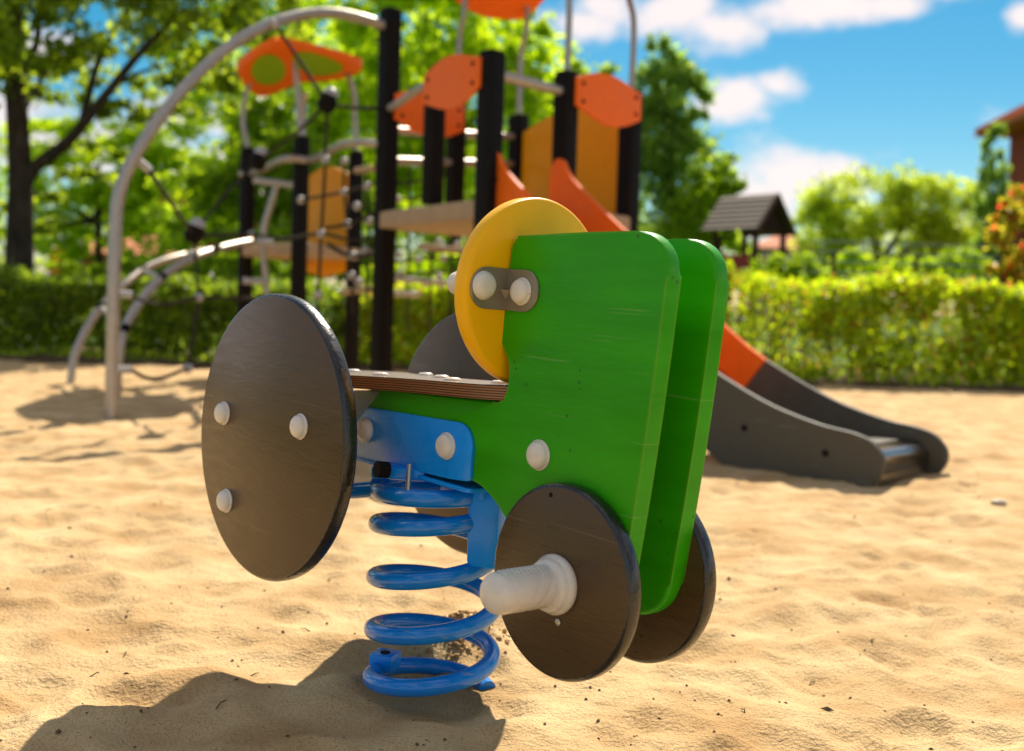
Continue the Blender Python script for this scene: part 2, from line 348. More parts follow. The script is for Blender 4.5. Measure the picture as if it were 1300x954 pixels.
Yg = np.repeat(rad[:, None], len(lat), 1); half = np.where(rad < .35, 5, 1.2 + np.maximum(rad, 0) * .95)
Xg = lat[None, :] * half[:, None]
Zg = sand_full(Xg, Yg)
m = bpy.data.materials.new('sand'); m.use_nodes = True; t = m.node_tree; b = t.nodes['Principled BSDF']; b.inputs['Roughness'].default_value = .95; b.inputs['Specular IOR Level'].default_value = .15
c = t.nodes.new('ShaderNodeTexCoord')
def tn(scale, det=5):
    n = t.nodes.new('ShaderNodeTexNoise'); n.inputs['Scale'].default_value = scale; n.inputs['Detail'].default_value = det; t.links.new(c.outputs['Object'], n.inputs[0]); return n.outputs[0]
cr = t.nodes.new('ShaderNodeValToRGB'); e = cr.color_ramp.elements; e[0].position = .32; e[0].color = (.44, .275, .122, 1); e[1].position = .68; e[1].color = (.66, .485, .262, 1); t.links.new(tn(5, 8), cr.inputs[0])
cr2 = t.nodes.new('ShaderNodeValToRGB'); e = cr2.color_ramp.elements; e[0].position = .30; e[0].color = (.45, .38, .32, 1); e[1].position = .46; e[1].color = (1, 1, 1, 1); t.links.new(tn(420, 3), cr2.inputs[0])
mx = t.nodes.new('ShaderNodeMix'); mx.data_type = 'RGBA'; mx.blend_type = 'MULTIPLY'; mx.inputs[0].default_value = 1; t.links.new(cr.outputs[0], mx.inputs[6]); t.links.new(cr2.outputs[0], mx.inputs[7]); t.links.new(mx.outputs[2], b.inputs['Base Color'])
bp = t.nodes.new('ShaderNodeBump'); bp.inputs['Strength'].default_value = .8; bp.inputs['Distance'].default_value = .006; t.links.new(tn(150, 6), bp.inputs['Height'])
bp2 = t.nodes.new('ShaderNodeBump'); bp2.inputs['Strength'].default_value = .35; bp2.inputs['Distance'].default_value = .02; t.links.new(tn(30, 5), bp2.inputs['Height']); t.links.new(bp2.outputs[0], bp.inputs['Normal']); t.links.new(bp.outputs[0], b.inputs['Normal'])
M['sand'] = m
tag(link('sand', grid_mesh('sand', Xg, Yg, Zg), M['sand']), 'pale yellow playground sand trodden into dimples', kind='structure')
bm = bmesh.new(); vs = [bm.verts.new(p) for p in ((-600, -300, -.09), (600, -300, -.09), (600, 900, -.09), (-600, 900, -.09))]; bm.faces.new(vs)
tag(finish(bm, 'ground', M['lawn']), 'grass ground reaching to the horizon', kind='structure')
ys = np.linspace(8.15, 10.4, 26); xs = np.linspace(-12, 12, 200); Xs, Ys = np.meshgrid(xs, ys)
Zs = .03 + .03 * (vnoise(Xs * 3, Ys * 3, 6) - .5) + .03 * (vnoise(Xs * 9, Ys * 9, 7) - .5) - .07 * np.clip((8.75 - Ys + .5 * (vnoise(Xs * 1.2, Ys, 8) - .5)) / .45, 0, 1.3)
tag(link('soil_strip', grid_mesh('soil_strip', Xs, Ys, Zs), M['soil']), 'strip of dark soil under the hedge', kind='structure')
# litter on the sand
bm = bmesh.new(); k = 0
gx = np.linspace(0, 1, 2)
n = 520; Lr = 1.1 + 4.5 * rng.random(n) ** 1.6; La = rng.uniform(-.5, .5, n); lx, ly = Lr * np.sin(La), Lr * np.cos(La)
lz = sand_full(np.concatenate([lx])[None, :], ly[None, :])[0]
for i in range(n):
    s = random.uniform(.0012, .0032) * (2.2 if random.random() < .04 else 1); a = random.uniform(0, 6.28); el_ = random.uniform(1, 2.4)
    ca, sa = math.cos(a), math.sin(a); o = Vector((lx[i], ly[i], lz[i] + s * .3))
    p = [(-s * el_, 0, 0), (0, -s, 0), (s * el_, 0, 0), (0, s, 0), (0, 0, s * .9)]
    v = [bm.verts.new(o + Vector((x * ca - y * sa, x * sa + y * ca, z))) for x, y, z in p]
    for q in range(4): bm.faces.new((v[q], v[(q + 1) % 4], v[4]))
for i in range(46):
    a = random.uniform(-.5, .5); rr_ = 1.25 + 3.2 * random.random() ** 1.5; x, y = rr_ * math.sin(a), rr_ * math.cos(a); z = float(sand_full(np.array([[x]]), np.array([[y]]))[0, 0]); th = random.uniform(0, 3.14); l_ = random.uniform(.008, .03)
    d_ = Vector((math.cos(th), math.sin(th), .1)) * l_; k_ = Vector((random.uniform(-.2, .2) * l_, random.uniform(-.2, .2) * l_, .002))
    add_tube(bm, [Vector((x, y, z + .001)) - d_ * .5, Vector((x, y, z + .002)) + k_, Vector((x, y, z + .001)) + d_ * .5], [.0011, .0010, .0006], 5)
tag(finish(bm, 'litter', mat('dark_litter', (.12, .08, .045), .9, .2), smooth=False), 'dark bark crumbs and leaf specks strewn on the sand', 'litter', kind='stuff')
p = at(1268, 646, 3.40); z = float(sand_full(np.array([[p.x]]), np.array([[p.y]]))[0, 0])
bm = bmesh.new(); g = bmesh.ops.create_icosphere(bm, subdivisions=3, radius=1)['verts']
for v in g: k_ = 1 + .18 * mnoise.noise(v.co * 1.7); v.co = Vector((v.co.x * .026 * k_ + p.x, v.co.y * .016 * k_ + p.y, v.co.z * .009 * k_ + z + .004))
tag(finish(bm, 'pale_stone', mat('pale_stone', (.60, .52, .42), .7, .3, noise=.2, nscale=40), sharp=80), 'small flat whitish stone lying on the sand right of the rider', 'stone')
# clods round the spring foot, coloured browner than the sand
bm = bmesh.new()
for i in range(150):
    x = random.gauss(-.07, .035); y = 1.86 + random.gauss(0, .035); s = random.uniform(.0018, .0055)
    z = float(sand_full(np.array([[x]]), np.array([[y]]))[0, 0])
    g = bmesh.ops.create_icosphere(bm, subdivisions=1, radius=s)['verts']
    for v in g: v.co = v.co * random.uniform(.75, 1.2) + Vector((x, y, z + s * .3))
tag(finish(bm, 'sand_clods', mat('clod_sand', (.40, .25, .115), .95, .1, noise=.3, nscale=60), sharp=60), 'brown sand clods heaped behind the spring foot', 'clods', kind='stuff')

# ------------------------------------------------------------------ the spring rider (tractor)
RM = Matrix(((0.66736876, 0.7429056, 0.05205967), (-0.74391123, 0.66827844, -0.00008972), (-0.03485701, -0.0386679, 0.99864397)))
rider = empty('spring_rider', (0, 0, 0), 'green tractor shaped spring rider on a blue coil spring in the foreground sand', 'spring rider')
rider.matrix_basis = Matrix.Translation((-0.23297578, 1.79571012, 0.01149171)) @ RM.to_4x4()
# local axes: x forward (to the right and nearer), y to the far side, z up
PV0, PT = .034, .027                         # inner face and thickness of a side panel
zt = lambda u: .4608 + .064 * u              # top of the sloping seat
panel_key = [((.30, .345), .02), ((.337, .341), .03), ((.387, .313), .05), ((.43, .262), .05), ((.472, .206), .05), ((.602, .2005), .058), ((.628, .45), .3), ((.6405, .7005), .056), ((.50, .6965), 0), ((.3605, .690), .010),
             ((.3575, .652), .05), ((.3535, .591), .05), ((.3455, .552), .022), ((.3745, .515), .03), ((.3745, .489), .01), ((.370, .468), .01), ((.355, .458), .02), ((.34, zt(.34) - .021), .0), ((.05, zt(.05) - .021), .01), ((-.005, .39), .02), ((-.01, .36), .01), ((.03, .336), .01)]
panel_out = round_poly([k[0] for k in panel_key], [k[1] for k in panel_key], 8)
for s in (-1, 1):
    bm = bmesh.new(); slab(bm, panel_out, (0, s * PV0, 0), (1, 0, 0), (0, 0, 1), (0, s, 0), PT, .0065, 4)
    finish(bm, 'side_panel', M['green'], rider, local=True, label='near green side panel' if s < 0 else 'far green side panel')
def wheel(name, u, s, vface, z, r, th, label):
    e = .0055; prof = [(0, 0), (0, r - e), (.0012, r - e * .45), (e * .5, r - .0012), (e, r), (th - e, r), (th - e * .5, r - .0012), (th - .0012, r - e * .45), (th, r - e), (th, 0)]
    o = lathe(name, prof, (u, s * (vface - th), z), (0, s, 0), M['wheel'], rider, seg=96, label=label, local=True, sharp=50)
    o.data.materials.append(M['wheel_edge'])
    for f in o.data.polygons:
        if abs(f.normal.y) < .93: f.material_index = 1
    return o
def bolt_cap(parent, p, ax, r=.0185, h=.0125):
    prof = [(0, r * 1.06), (.0012, r * 1.09), (.0026, r * 1.06), (.003, r * .985)] + [(.003 + (h - .002) * math.sin(a), r * .985 * math.cos(a) ** .72) for a in (.2, .4, .6, .8, 1.0, 1.2, 1.38, 1.5)] + [(.001 + h, 0)]
    return lathe('bolt_cap', prof, p, ax, M['cap'], parent, seg=24, local=True, sharp=70)
def grip(name, p, ax, length, parent, r=.0262, flange=True):
    """rubber foot or hand grip with a stepped flange, soft finger waves and fine ribs"""
    bm = bmesh.new(); a = Vector(ax); n = Vector((0, 0, 1)); b = a.cross(n)
    if flange: add_lathe(bm, [(0, .0365), (.003, .0380), (.008, .0378), (.011, .0350), (.014, .0335), (.019, .0325), (.021, .030), (.022, .012)], p, ax, 40)
    st = 90; seg = 48; rings = []
    for i in range(st + 1):
        h = .018 + (length - .018) * i / st; f = i / st
        rr = r * (1.03 - .05 * f) * (1 if f < .80 else max(1 - ((f - .80) / .2005) ** 2.6, .0004) ** .5)
        ring = []
        for k in range(seg):
            q = 2 * math.pi * k / seg; up_ = math.cos(q)
            side = max(0., math.cos(q - 1.5 * math.pi)) ** .7
            ph = (f * 4.6 + q * .75) % 1.0
            wave = 1 - .045 * side * math.exp(-((ph - .5) / .17) ** 2) * max(0, 1 - f / .5) ** .5 - .015 * math.sin(min(f / .5, 1) * math.pi)
            rib = (.0013 * (.5 + .5 * math.cos(f * 14 * 2 * math.pi))) if (up_ > .95 and .15 < f < .80) else 0
            ring.append(bm.verts.new(Vector(p) + a * h + (n * math.cos(q) + b * math.sin(q)) * (rr * wave + rib)))
        rings.append(ring)
    for A, B in zip(rings, rings[1:]):
        for k in range(seg): bm.faces.new((A[k], A[(k + 1) % seg], B[(k + 1) % seg], B[k]))
    bm.faces.new(rings[-1]); bm.faces.new(rings[0][::-1])
    return finish(bm, name, M['cap'], parent, sharp=60, local=True)
for s in (-1, 1):
    big = wheel('rear_wheel', 0, s, .2149, .3628, .22, .0234, 'large dark rear wheel on the near side' if s < 0 else 'large dark rear wheel on the far side')
    for u, z in ((-.137, .380), (.101, .392), (-.107, .242)): bolt_cap(big, (u, s * .2149, z), (0, s, 0), .0178, .0135)
    sm = wheel('front_wheel', .5222, s, .0841, .253, .1237, .0231, 'small dark front wheel with the foot peg, near side' if s < 0 else 'small dark front wheel on the far side')
    grip('foot_peg', (.522, s * .0842, .250), (0, s, 0), .116, sm)
    lathe('screw_or_hole', [(0, .0045), (.0015, .0045), (.002, .003), (.0012, .0028), (.0008, 0)], (.531, s * .0842, .2035), (0, s, 0), M['bolt'], sm, seg=14, local=True)
    lathe('screw_or_hole', [(0, .003), (.0006, .003), (.0004, 0)], (.498, s * .0842, .359), (0, s, 0), M['black'], sm, seg=10, local=True)  # black disc painted as the dark of a small hole
    # steel gusset that carries the rear wheel under the seat
    plate('gusset', [(.0615, .4435), (.19, .4435), (.19, .30), (.155, .335)] if s > 0 else [(-.0615, .4435), (-.155, .335), (-.19, .30), (-.19, .4435)], (.074, 0, 0), (0, 1, 0), (0, 0, 1), (1, 0, 0), .006, M['bracket'], rider, bev=.001, seg=1, local=True)
# seat: a wavy plywood board sloping gently to the rear
bm = bmesh.new()
edge = smooth_path([(.374, .058, 0), (.34, .074, 0), (.28, .078, 0), (.20, .072, 0), (.12, .076, 0), (.05, .105, 0), (-.03, .160, 0), (-.11, .180, 0), (-.20, .170, 0), (-.265, .11, 0), (-.28, .0, 0)], 5)
half_ = [(p.x, p.y) for p in edge]; outl = half_ + [(x, -y) for x, y in half_[::-1][1:]]
slab(bm, outl, (0, 0, 0), (1, 0, 0), (0, 1, 0), (0, 0, 1), .0205, .003, 2)
for v in bm.verts: v.co.z += zt(v.co.x) - .0205
pm = bpy.data.materials.new('plywood_seat'); pm.use_nodes = True; t = pm.node_tree; b = t.nodes['Principled BSDF']; b.inputs['Roughness'].default_value = .38
c = t.nodes.new('ShaderNodeTexCoord'); sx = t.nodes.new('ShaderNodeSeparateXYZ'); t.links.new(c.outputs['Object'], sx.inputs[0])
mm = t.nodes.new('ShaderNodeMath'); mm.operation = 'MULTIPLY_ADD'; mm.inputs[1].default_value = -.064; t.links.new(sx.outputs[0], mm.inputs[0]); t.links.new(sx.outputs[2], mm.inputs[2])
wv = t.nodes.new('ShaderNodeMath'); wv.operation = 'MULTIPLY'; wv.inputs[1].default_value = 2 * math.pi / .0036; t.links.new(mm.outputs[0], wv.inputs[0])
sn = t.nodes.new('ShaderNodeMath'); sn.operation = 'SINE'; t.links.new(wv.outputs[0], sn.inputs[0])
cr = t.nodes.new('ShaderNodeValToRGB'); cr.color_ramp.elements[0].position = .2; cr.color_ramp.elements[0].color = (.045, .018, .008, 1); cr.color_ramp.elements[1].position = .75; cr.color_ramp.elements[1].color = (.34, .13, .04, 1)
mr = t.nodes.new('ShaderNodeMapRange'); mr.inputs[1].default_value = -1; t.links.new(sn.outputs[0], mr.inputs[0]); t.links.new(mr.outputs[0], cr.inputs[0])
g = t.nodes.new('ShaderNodeNewGeometry'); sg = t.nodes.new('ShaderNodeSeparateXYZ'); vt = t.nodes.new('ShaderNodeVectorTransform'); vt.convert_from = 'WORLD'; vt.convert_to = 'OBJECT'; vt.vector_type = 'NORMAL'
t.links.new(g.outputs['True Normal'], vt.inputs[0]); t.links.new(vt.outputs[0], sg.inputs[0])
ab = t.nodes.new('ShaderNodeMath'); ab.operation = 'ABSOLUTE'; t.links.new(sg.outputs[2], ab.inputs[0]); gt = t.nodes.new('ShaderNodeMath'); gt.operation = 'GREATER_THAN'; gt.inputs[1].default_value = .8; t.links.new(ab.outputs[0], gt.inputs[0])
mx = t.nodes.new('ShaderNodeMix'); mx.data_type = 'RGBA'; t.links.new(gt.outputs[0], mx.inputs[0]); t.links.new(cr.outputs[0], mx.inputs[6]); mx.inputs[7].default_value = (.12, .085, .06, 1); t.links.new(mx.outputs[2], b.inputs['Base Color'])
nz_ = t.nodes.new('ShaderNodeTexNoise'); nz_.inputs['Scale'].default_value = 160; t.links.new(c.outputs['Object'], nz_.inputs[0]); bp = t.nodes.new('ShaderNodeBump'); bp.inputs['Strength'].default_value = .25; bp.inputs['Distance'].default_value = .002; t.links.new(nz_.outputs[0], bp.inputs['Height']); t.links.new(bp.outputs[0], b.inputs['Normal'])
seat = finish(bm, 'seat', pm, rider, local=True)
for u, v in ((.300, -.010), (.215, -.03), (.10, .04), (-.02, .10), (.03, -.03), (-.14, .03)):
    lathe('bolt_cap', [(0, .0135), (.002, .0135), (.0048, .010), (.0055, 0)], (u, v, zt(u) - .0002), (-.064, 0, 1), M['cap'], seat, seg=20, local=True, sharp=60)
# yellow disc between the panels with two hand grips on its seat side
dz, dr, dth = .6157, .1339, .0289; e = .007
disc = lathe('steering_disc', [(0, 0), (0, dr - e), (.002, dr - e * .4), (e * .55, dr - .0012), (e, dr), (dth - e, dr), (dth - e * .55, dr - .0012), (dth - .002, dr - e * .4), (dth, dr - e), (dth, 0)], (.3543 - dth, 0, dz), (1, 0, 0), M['yellow'], rider, seg=96, local=True, sharp=50)
for s in (-1, 1):
    grip('hand_grip', (.3543 - dth, s * .076, dz + .004), (-1, 0, 0), .072, disc, r=.0165, flange=False)
    # folded bracket tying disc to panel
    bk = empty('bracket', (0, 0, 0), None, None); bpy.data.objects.remove(bk)
    bm = bmesh.new(); hz = .0285
    po = round_poly([(.0, -hz), (.066, -hz), (.066, hz), (.0, hz)], [0, .027, .027, 0], 8)
    slab(bm, po, (.3543, s * .0612, dz), (0, s, 0), (0, 0, 1), (1, 0, 0), .0035, .0008, 1)
    po2 = round_poly([(.0, -hz), (.0665, -hz), (.0665, hz), (.0, hz)], [0, .027, .027, 0], 8)
    slab(bm, po2, (.3543, s * .0612, dz), (1, 0, 0), (0, 0, 1), (0, s, 0), .0035, .0008, 1)
    v = [bm.verts.new((.3543 + .0034, s * (.0612 + .0034), dz - .002)), bm.verts.new((.3543 + .013, s * (.0612 + .0034), dz)), bm.verts.new((.3543 + .0034, s * (.0612 + .013), dz)), bm.verts.new((.3543 + .0034, s * (.0612 + .0034), dz - .014))]
    for q in ((0, 1, 2), (0, 3, 1), (0, 2, 3), (1, 3, 2)): bm.faces.new([v[i] for i in q])
    bk = finish(bm, 'bracket', M['bracket'], rider, local=True)
    bolt_cap(bk, (.3578, s * .106, dz + .003), (1, 0, 0), .0182, .012)
    bolt_cap(bk, (.3905, s * .0647, dz - .001), (0, s, 0), .0176, .012)
    bolt_cap(rider, (.447, s * .0608, .401), (0, s, 0), .0192, .0125)
    # blue mounting plate on the outside of each panel
    po = round_poly([(-.012, .330), (.272, .338), (.3165, .342), (.3145, .4225), (.20, .4185), (-.012, .411)], [.01, .0, .006, .034, 0, .01], 8)
    pl = plate('mounting_plate', po, (0, s * .0613, 0), (1, 0, 0), (0, 0, 1), (0, s, 0), .005, M['blue'], rider, bev=.0012, seg=2, local=True)
    for u, z in ((.052, .377), (.259, .384)): bolt_cap(pl, (u, s * .0663, z), (0, s, 0), .0186, .012)
# flange joining the plates below the panels and the cast clamps that grip the coil
plate('flange', round_poly([(-.012, -.066), (.316, -.066), (.316, .066), (-.012, .066)], .006), (0, 0, .325), (1, 0, 0), (0, 1, 0), (0, 0, 1), .006, M['blue'], rider, bev=.001, seg=1, local=True)
# spring, upright in the world
ts = [-1.0, -.5, 0, 1, 2, 3, 4, 4.6]; zs = [.311, .309, .304, .2525, .1675, .0875, .0125, -.022]
pts = []; RC = .0935; n = 400
for i in range(n + 1):
    tt = -1.0 + 5.45 * i / n
    z = float(np.interp(tt, ts, zs)); 
    zsm = np.mean([np.interp(tt + q, ts, zs) for q in np.linspace(-.22, .22, 9)]); th = math.pi - 2 * math.pi * tt
    cx = -.1096 + .010 * zsm; cy = 1.6588 + .045 * zsm
    pts.append(Vector((cx + RC * math.cos(th), cy + RC * math.sin(th), float(zsm))))
spring = tube('spring', pts, .0134, M['blue_spring'], rider, seg=18)
def rbox(name, c, sx, sy, sz, m_, parent, bev, rz=0): return box(name, c, sx, sy, sz, m_, parent, rz, bev)
# right-hand clamp body: collar round the coil end with a web up to the flange
bm = bmesh.new()
add_box(bm, (-.022, 1.618, .262), .052, .085, .115, Matrix.Rotation(R(-18), 3, 'Z'), .010)
add_box(bm, (.006, 1.650, .272), .034, .05, .10, Matrix.Rotation(R(-18), 3, 'Z'), .008)
add_box(bm, (-.030, 1.645, .316), .10, .11, .022, Matrix.Rotation(R(-48), 3, 'Z'), .005)
finish(bm, 'spring_clamp', M['blue'], rider)
bm = bmesh.new(); add_box(bm, (-.160, 1.640, .336), .085, .055, .018, Matrix.Rotation(R(-12), 3, 'Z'), .004)
add_box(bm, (-.08, 1.66, .330), .14, .05, .014, Matrix.Rotation(R(-48), 3, 'Z'), .004)
finish(bm, 'clamp_bar', M['blue'], rider)
tube('clamp_bolt', [at(518, 625, 1.585), at(520, 590, 1.60)], .0042, M['bolt'], rider, seg=12)
tube('clamp_nut', [at(478, 596, 1.60), at(492, 597, 1.61)], .0125, M['black'], rider, seg=12)
bm = bmesh.new(); add_box(bm, at(489, 838, 1.705), .040, .040, .026, Matrix.Rotation(R(-20), 3, 'Z'), .004)
finish(bm, 'foot_clamp', M['blue'], rider)
lathe('anchor_bolt', [(0, .008), (.004, .008), (.005, 0)], at(489, 829, 1.70) + Vector((0, 0, -.002)), (0, 0, 1), M['black'], rider, seg=8)
tube('spring_tail', [at(476, 621, 1.70), at(455, 623, 1.71), at(425, 624, 1.72)], .0128, M['blue_spring'], rider, seg=14)

# ------------------------------------------------------------------ play tower, slide and climbing frame
ZB = -.12                                    # posts run down into the sand
def post(x, y, z, parent, wd=.098, rz=R(45), z0=ZB):
    bm = bmesh.new(); add_box(bm, (x, y, (z + z0) / 2), wd, wd, z - z0, Matrix.Rotation(rz, 3, 'Z'), .014)
    add_box(bm, (x, y, z + .006), wd * .9, wd * .9, .012, Matrix.Rotation(rz, 3, 'Z'), .004)
    return finish(bm, 'post', M['black'], parent)
P1, P2, P3 = Vector((-.135, 5.1, 0)), Vector((.235, 5.5, 0)), Vector((.605, 5.9, 0))
P4, PL = Vector((.0, 6.8, 0)), Vector((-.735, 6.1, 0)); P5 = (P1 + PL) / 2; P6 = (PL + P4) / 2
PZ = 1.755
tower = empty('play_tower', (P1 + P3 + P4 + PL) / 4, 'black posted play tower with orange oval boards beside the slide', 'play tower')
for p in (P1, P2, P3, P4): post(p.x, p.y, PZ, tower)
for p in (P5, P6): post(p.x, p.y, PZ, tower, wd=.088, z0=1.085)
post(PL.x, PL.y, 2.20, tower)
def panel_between(name, a, b, zc, outline, mat_, parent, th=.018, label=None, off=0, bev=.004):
    """board in the upright plane a-b; outline in (0..1 along a-b, metres of height)"""
    d = (b - a); l = d.length; d.normalize(); nrm = Vector((d.y, -d.x, 0))
    if nrm.y > 0: nrm = -nrm
    po = [(u * l, z) for u, z in outline]
    bm = bmesh.new(); slab(bm, po, a + Vector((0, 0, zc)) + nrm * off, d, (0, 0, 1), nrm, th, bev, 2)
    return finish(bm, name, mat_, parent, label=label)
def oval(skew=0):
    pts = []
    for u in np.linspace(0, 1, 15): pts.append((u, -.070 - .065 * math.sin(math.pi * u) ** 1.1 * (1 + skew * (u - .5))))
    for u in np.linspace(1, 0, 15): pts.append((u, .070 + .055 * math.sin(math.pi * u) ** 1.1 * (1 - skew * (u - .5))))
    return pts
def board_bolts(parent, a, b, zc, off):
    d = (b - a).normalized(); nrm = Vector((d.y, -d.x, 0)); nrm = -nrm if nrm.y > 0 else nrm; l = (b - a).length
    for u in (.09, .91):
        for z in (-.045, .045): lathe('bolt_cap', [(0, .011), (.006, .010), (.009, 0)], a + d * l * u + nrm * off + Vector((0, 0, zc + z)), nrm, M['black'], parent, seg=10)
for a, b in ((P5, P1), (P2, P3), (PL, P6)):
    o = panel_between('oval_board', a, b, 1.665, oval(.5), M['orange'], tower, off=.052)
    board_bolts(o, a, b, 1.665, .071)
arch = [(0.05, -.42), (.95, -.42)] + [(u, .52 + .08 * math.sin(math.pi * (u - .05) / .9)) for u in np.linspace(.95, .05, 17)]
panel_between('amber_board', P4, P3, 1.13, arch, M['amber'], tower, off=-.01)
dk = [tuple((p + (p - (P1 + P3 + P4 + PL) / 4).normalized() * .06).xy) for p in (P1, P3, P4, PL)]
plate('deck', dk, (0, 0, .985), (1, 0, 0), (0, 1, 0), (0, 0, 1), .095, M['tan'], tower, bev=.01, seg=2)
def bar(name, a, b, r, parent, m_=None, seg=10): return tube(name, [a, b], r, m_ or M['steel'], parent, seg)
z_ = Vector((0, 0, 1))
bar('hand_bar', P1 + z_ * 1.665, P2 + z_ * 1.665, .026, tower)
tube('hand_rail', smooth_path([PL + z_ * 1.655, PL.lerp(P5, .25) + Vector((0, -.06, 1.655)), PL.lerp(P5, .7) + Vector((0, -.04, 1.70)), P5 + z_ * 1.70], 5), .022, M['steel'], tower)
for zz in (1.43, 1.60): bar('guard_rail', PL + z_ * (zz - .06), P4 + z_ * (zz + .03), .024, tower)
def roof(parent, A, A2, L_, L2, R_, R2, th=.03):
    for a, a2, l, l2 in ((A, A2, L_, L2), (A, A2, R_, R2)):
        pts = []
        def pq(u, v): return a.lerp(a2, v).lerp(l.lerp(l2, v), u)
        # wavy board: corners rounded, eave bowed outwards
        out = [(0, 0), (.55, -.03), (.93, .02), (1.03, .2), (1.08, .5), (1.03, .8), (.93, .98), (.55, 1.03), (0, 1)]
        out = [p.xy for p in smooth_path([(x, y, 0) for x, y in out], 3)]
        ctr = pq(.5, .5); n_ = (a2 - a).cross(l - a).normalized(); n_ = -n_ if n_.z < 0 else n_
        bm = bmesh.new(); v0 = [bm.verts.new(pq(*p)) for p in out]; v1 = [bm.verts.new(pq(*p) + n_ * th) for p in out]
        bm.faces.new(v0); bm.faces.new(v1[::-1])
        for i in range(len(out)): j = (i + 1) % len(out); bm.faces.new((v0[i], v0[j], v1[j], v1[i]))
        o = finish(bm, 'roof_board', M['orange'], parent)
        bm = bmesh.new(); el_ = [(.45 + .36 * math.cos(q), .40 + .36 * math.sin(q)) for q in np.linspace(0, 2 * math.pi, 28)[:-1]]
        v0 = [bm.verts.new(pq(*p) - n_ * .006) for p in el_]; v1 = [bm.verts.new(pq(*p) + n_ * (th + .006)) for p in el_]
        bm.faces.new(v0); bm.faces.new(v1[::-1])
        for i in range(len(el_)): j = (i + 1) % len(el_); bm.faces.new((v0[i], v0[j], v1[j], v1[i]))
        finish(bm, 'oval_inlay', M['olive'], o)
e1 = (P3 - P1).normalized(); e2 = (PL - P1).normalized()
mid1, mid2 = (P2 + P6) / 2, (P3 + P4) / 2
A = mid1 - e1 * .04 + z_ * 2.68; A2 = mid2 + e1 * .05 + z_ * 2.68
roof(tower, A, A2, P6 + e2 * .05 - e1 * .06 + z_ * 2.37, P4 + e2 * .05 + e1 * .07 + z_ * 2.37, P2 - e2 * .08 - e1 * .04 + z_ * 2.37, P3 - e2 * .08 + e1 * .07 + z_ * 2.37)
for p, q in ((P6, P2), (P4, P3), (P2, P6), (P3, P4)):
    d = (q - p).normalized()
    tube('roof_rod', smooth_path([p + z_ * (1.75 if p is not P6 else 1.70), p + z_ * 2.12, p + d * .05 + z_ * 2.28, p + d * .05 + z_ * 2.47], 5), .017, M['steel'], tower, seg=8)

# slide
sd = Vector((.7071, -.7071, 0)); sw = Vector((.7071, .7071, 0)); s0 = Vector((-.045, 5.15, 0)) - sw * .08; SW = .41
slide = empty('slide', s0 + sd * 1.5 + sw * SW / 2, 'steel slide with orange and dark grey side boards ending in the sand', 'slide')
top = [(-.03, 1.24), (.0, 1.305), (.06, 1.30), (.13, 1.20), (.45, .955), (.80, .695), (1.08, .490), (1.22, .402), (1.40, .315), (1.58, .243), (1.77, .195), (1.90, .178), (1.97, .155), (2.012, .11), (2.018, .065), (1.99, .015), (1.94, -.045)]
bot = [(1.60, -.05), (1.42, -.03), (1.34, .012), (1.215, .095), (1.08, .195), (.45, .665), (.10, .93), (-.03, .97)]
def cut(poly, s_cut, keep):                   # slanted joint square to the rail
    f = lambda p: (p[0] - s_cut) * .78 - (p[1] - .30) * .62
    out = []
    for i in range(len(poly)):
        p, q = poly[i], poly[(i + 1) % len(poly)]; fp, fq = f(p), f(q)
        if fp * keep >= 0: out.append(p)
        if fp * fq < 0: tq = fp / (fp - fq); out.append((p[0] + (q[0] - p[0]) * tq, p[1] + (q[1] - p[1]) * tq))
    return out
tp = [p.xy for p in smooth_path([(x, y, 0) for x, y in top], 4)]; full = ([tuple(p) for p in tp] + bot)[::-1]
for k, nm in ((0, 'near'), (1, 'far')):
    o_ = s0 + sw * (SW * k) - sd * (.045 * (1 - k))
    for keep, mm_, lab in ((-1, M['orange'], f'orange upper board of the {nm} side'), (1, M['slate'], f'dark grey lower board of the {nm} side')):
        po = cut(full, 1.17 - keep * -.0015, keep)
        bm = bmesh.new(); slab(bm, po, o_ - sw * .011, sd, (0, 0, 1), sw, .022, .003, 2); sb = finish(bm, 'side_board', mm_, slide, label=lab)
        if keep == 1:
            for s_, z in ((1.46, .150), (1.80, .095)): lathe('bolt_cap', [(0, .013), (.005, .012), (.008, 0)], o_ + sd * s_ + Vector((0, 0, z)) + sw * (-.011 if k == 0 else .011), -sw if k == 0 else sw, M['black'], sb, seg=12)
        else:
            lathe('bolt_cap', [(0, .013), (.005, .012), (.008, 0)], o_ + sd * .06 + Vector((0, 0, 1.17)) + sw * (-.011 if k == 0 else .011), -sw if k == 0 else sw, M['black'], sb, seg=12)
bed = smooth_path([Vector((-.03, 1.085, 0)), Vector((.12, 1.03, 0)), Vector((.45, .77, 0)), Vector((1.08, .300, 0)), Vector((1.32, .185, 0)), Vector((1.55, .125, 0)), Vector((1.78, .128, 0)), Vector((1.88, .130, 0)), Vector((1.925, .120, 0)), Vector((1.952, .085, 0)), Vector((1.952, .035, 0)), Vector((1.93, -.04, 0))], 5)
bm = bmesh.new(); ra = []; rb = []
for p in bed:
    q = s0 + sd * p.x + z_ * p.y; ra.append(bm.verts.new(q + sw * .012)); rb.append(bm.verts.new(q + sw * (SW - .012)))
for i in range(len(bed) - 1): bm.faces.new((ra[i], rb[i], rb[i + 1], ra[i + 1]))
bmesh.ops.solidify(bm, geom=bm.faces[:], thickness=.004)
finish(bm, 'chute', M['chute'], slide, sharp=60)

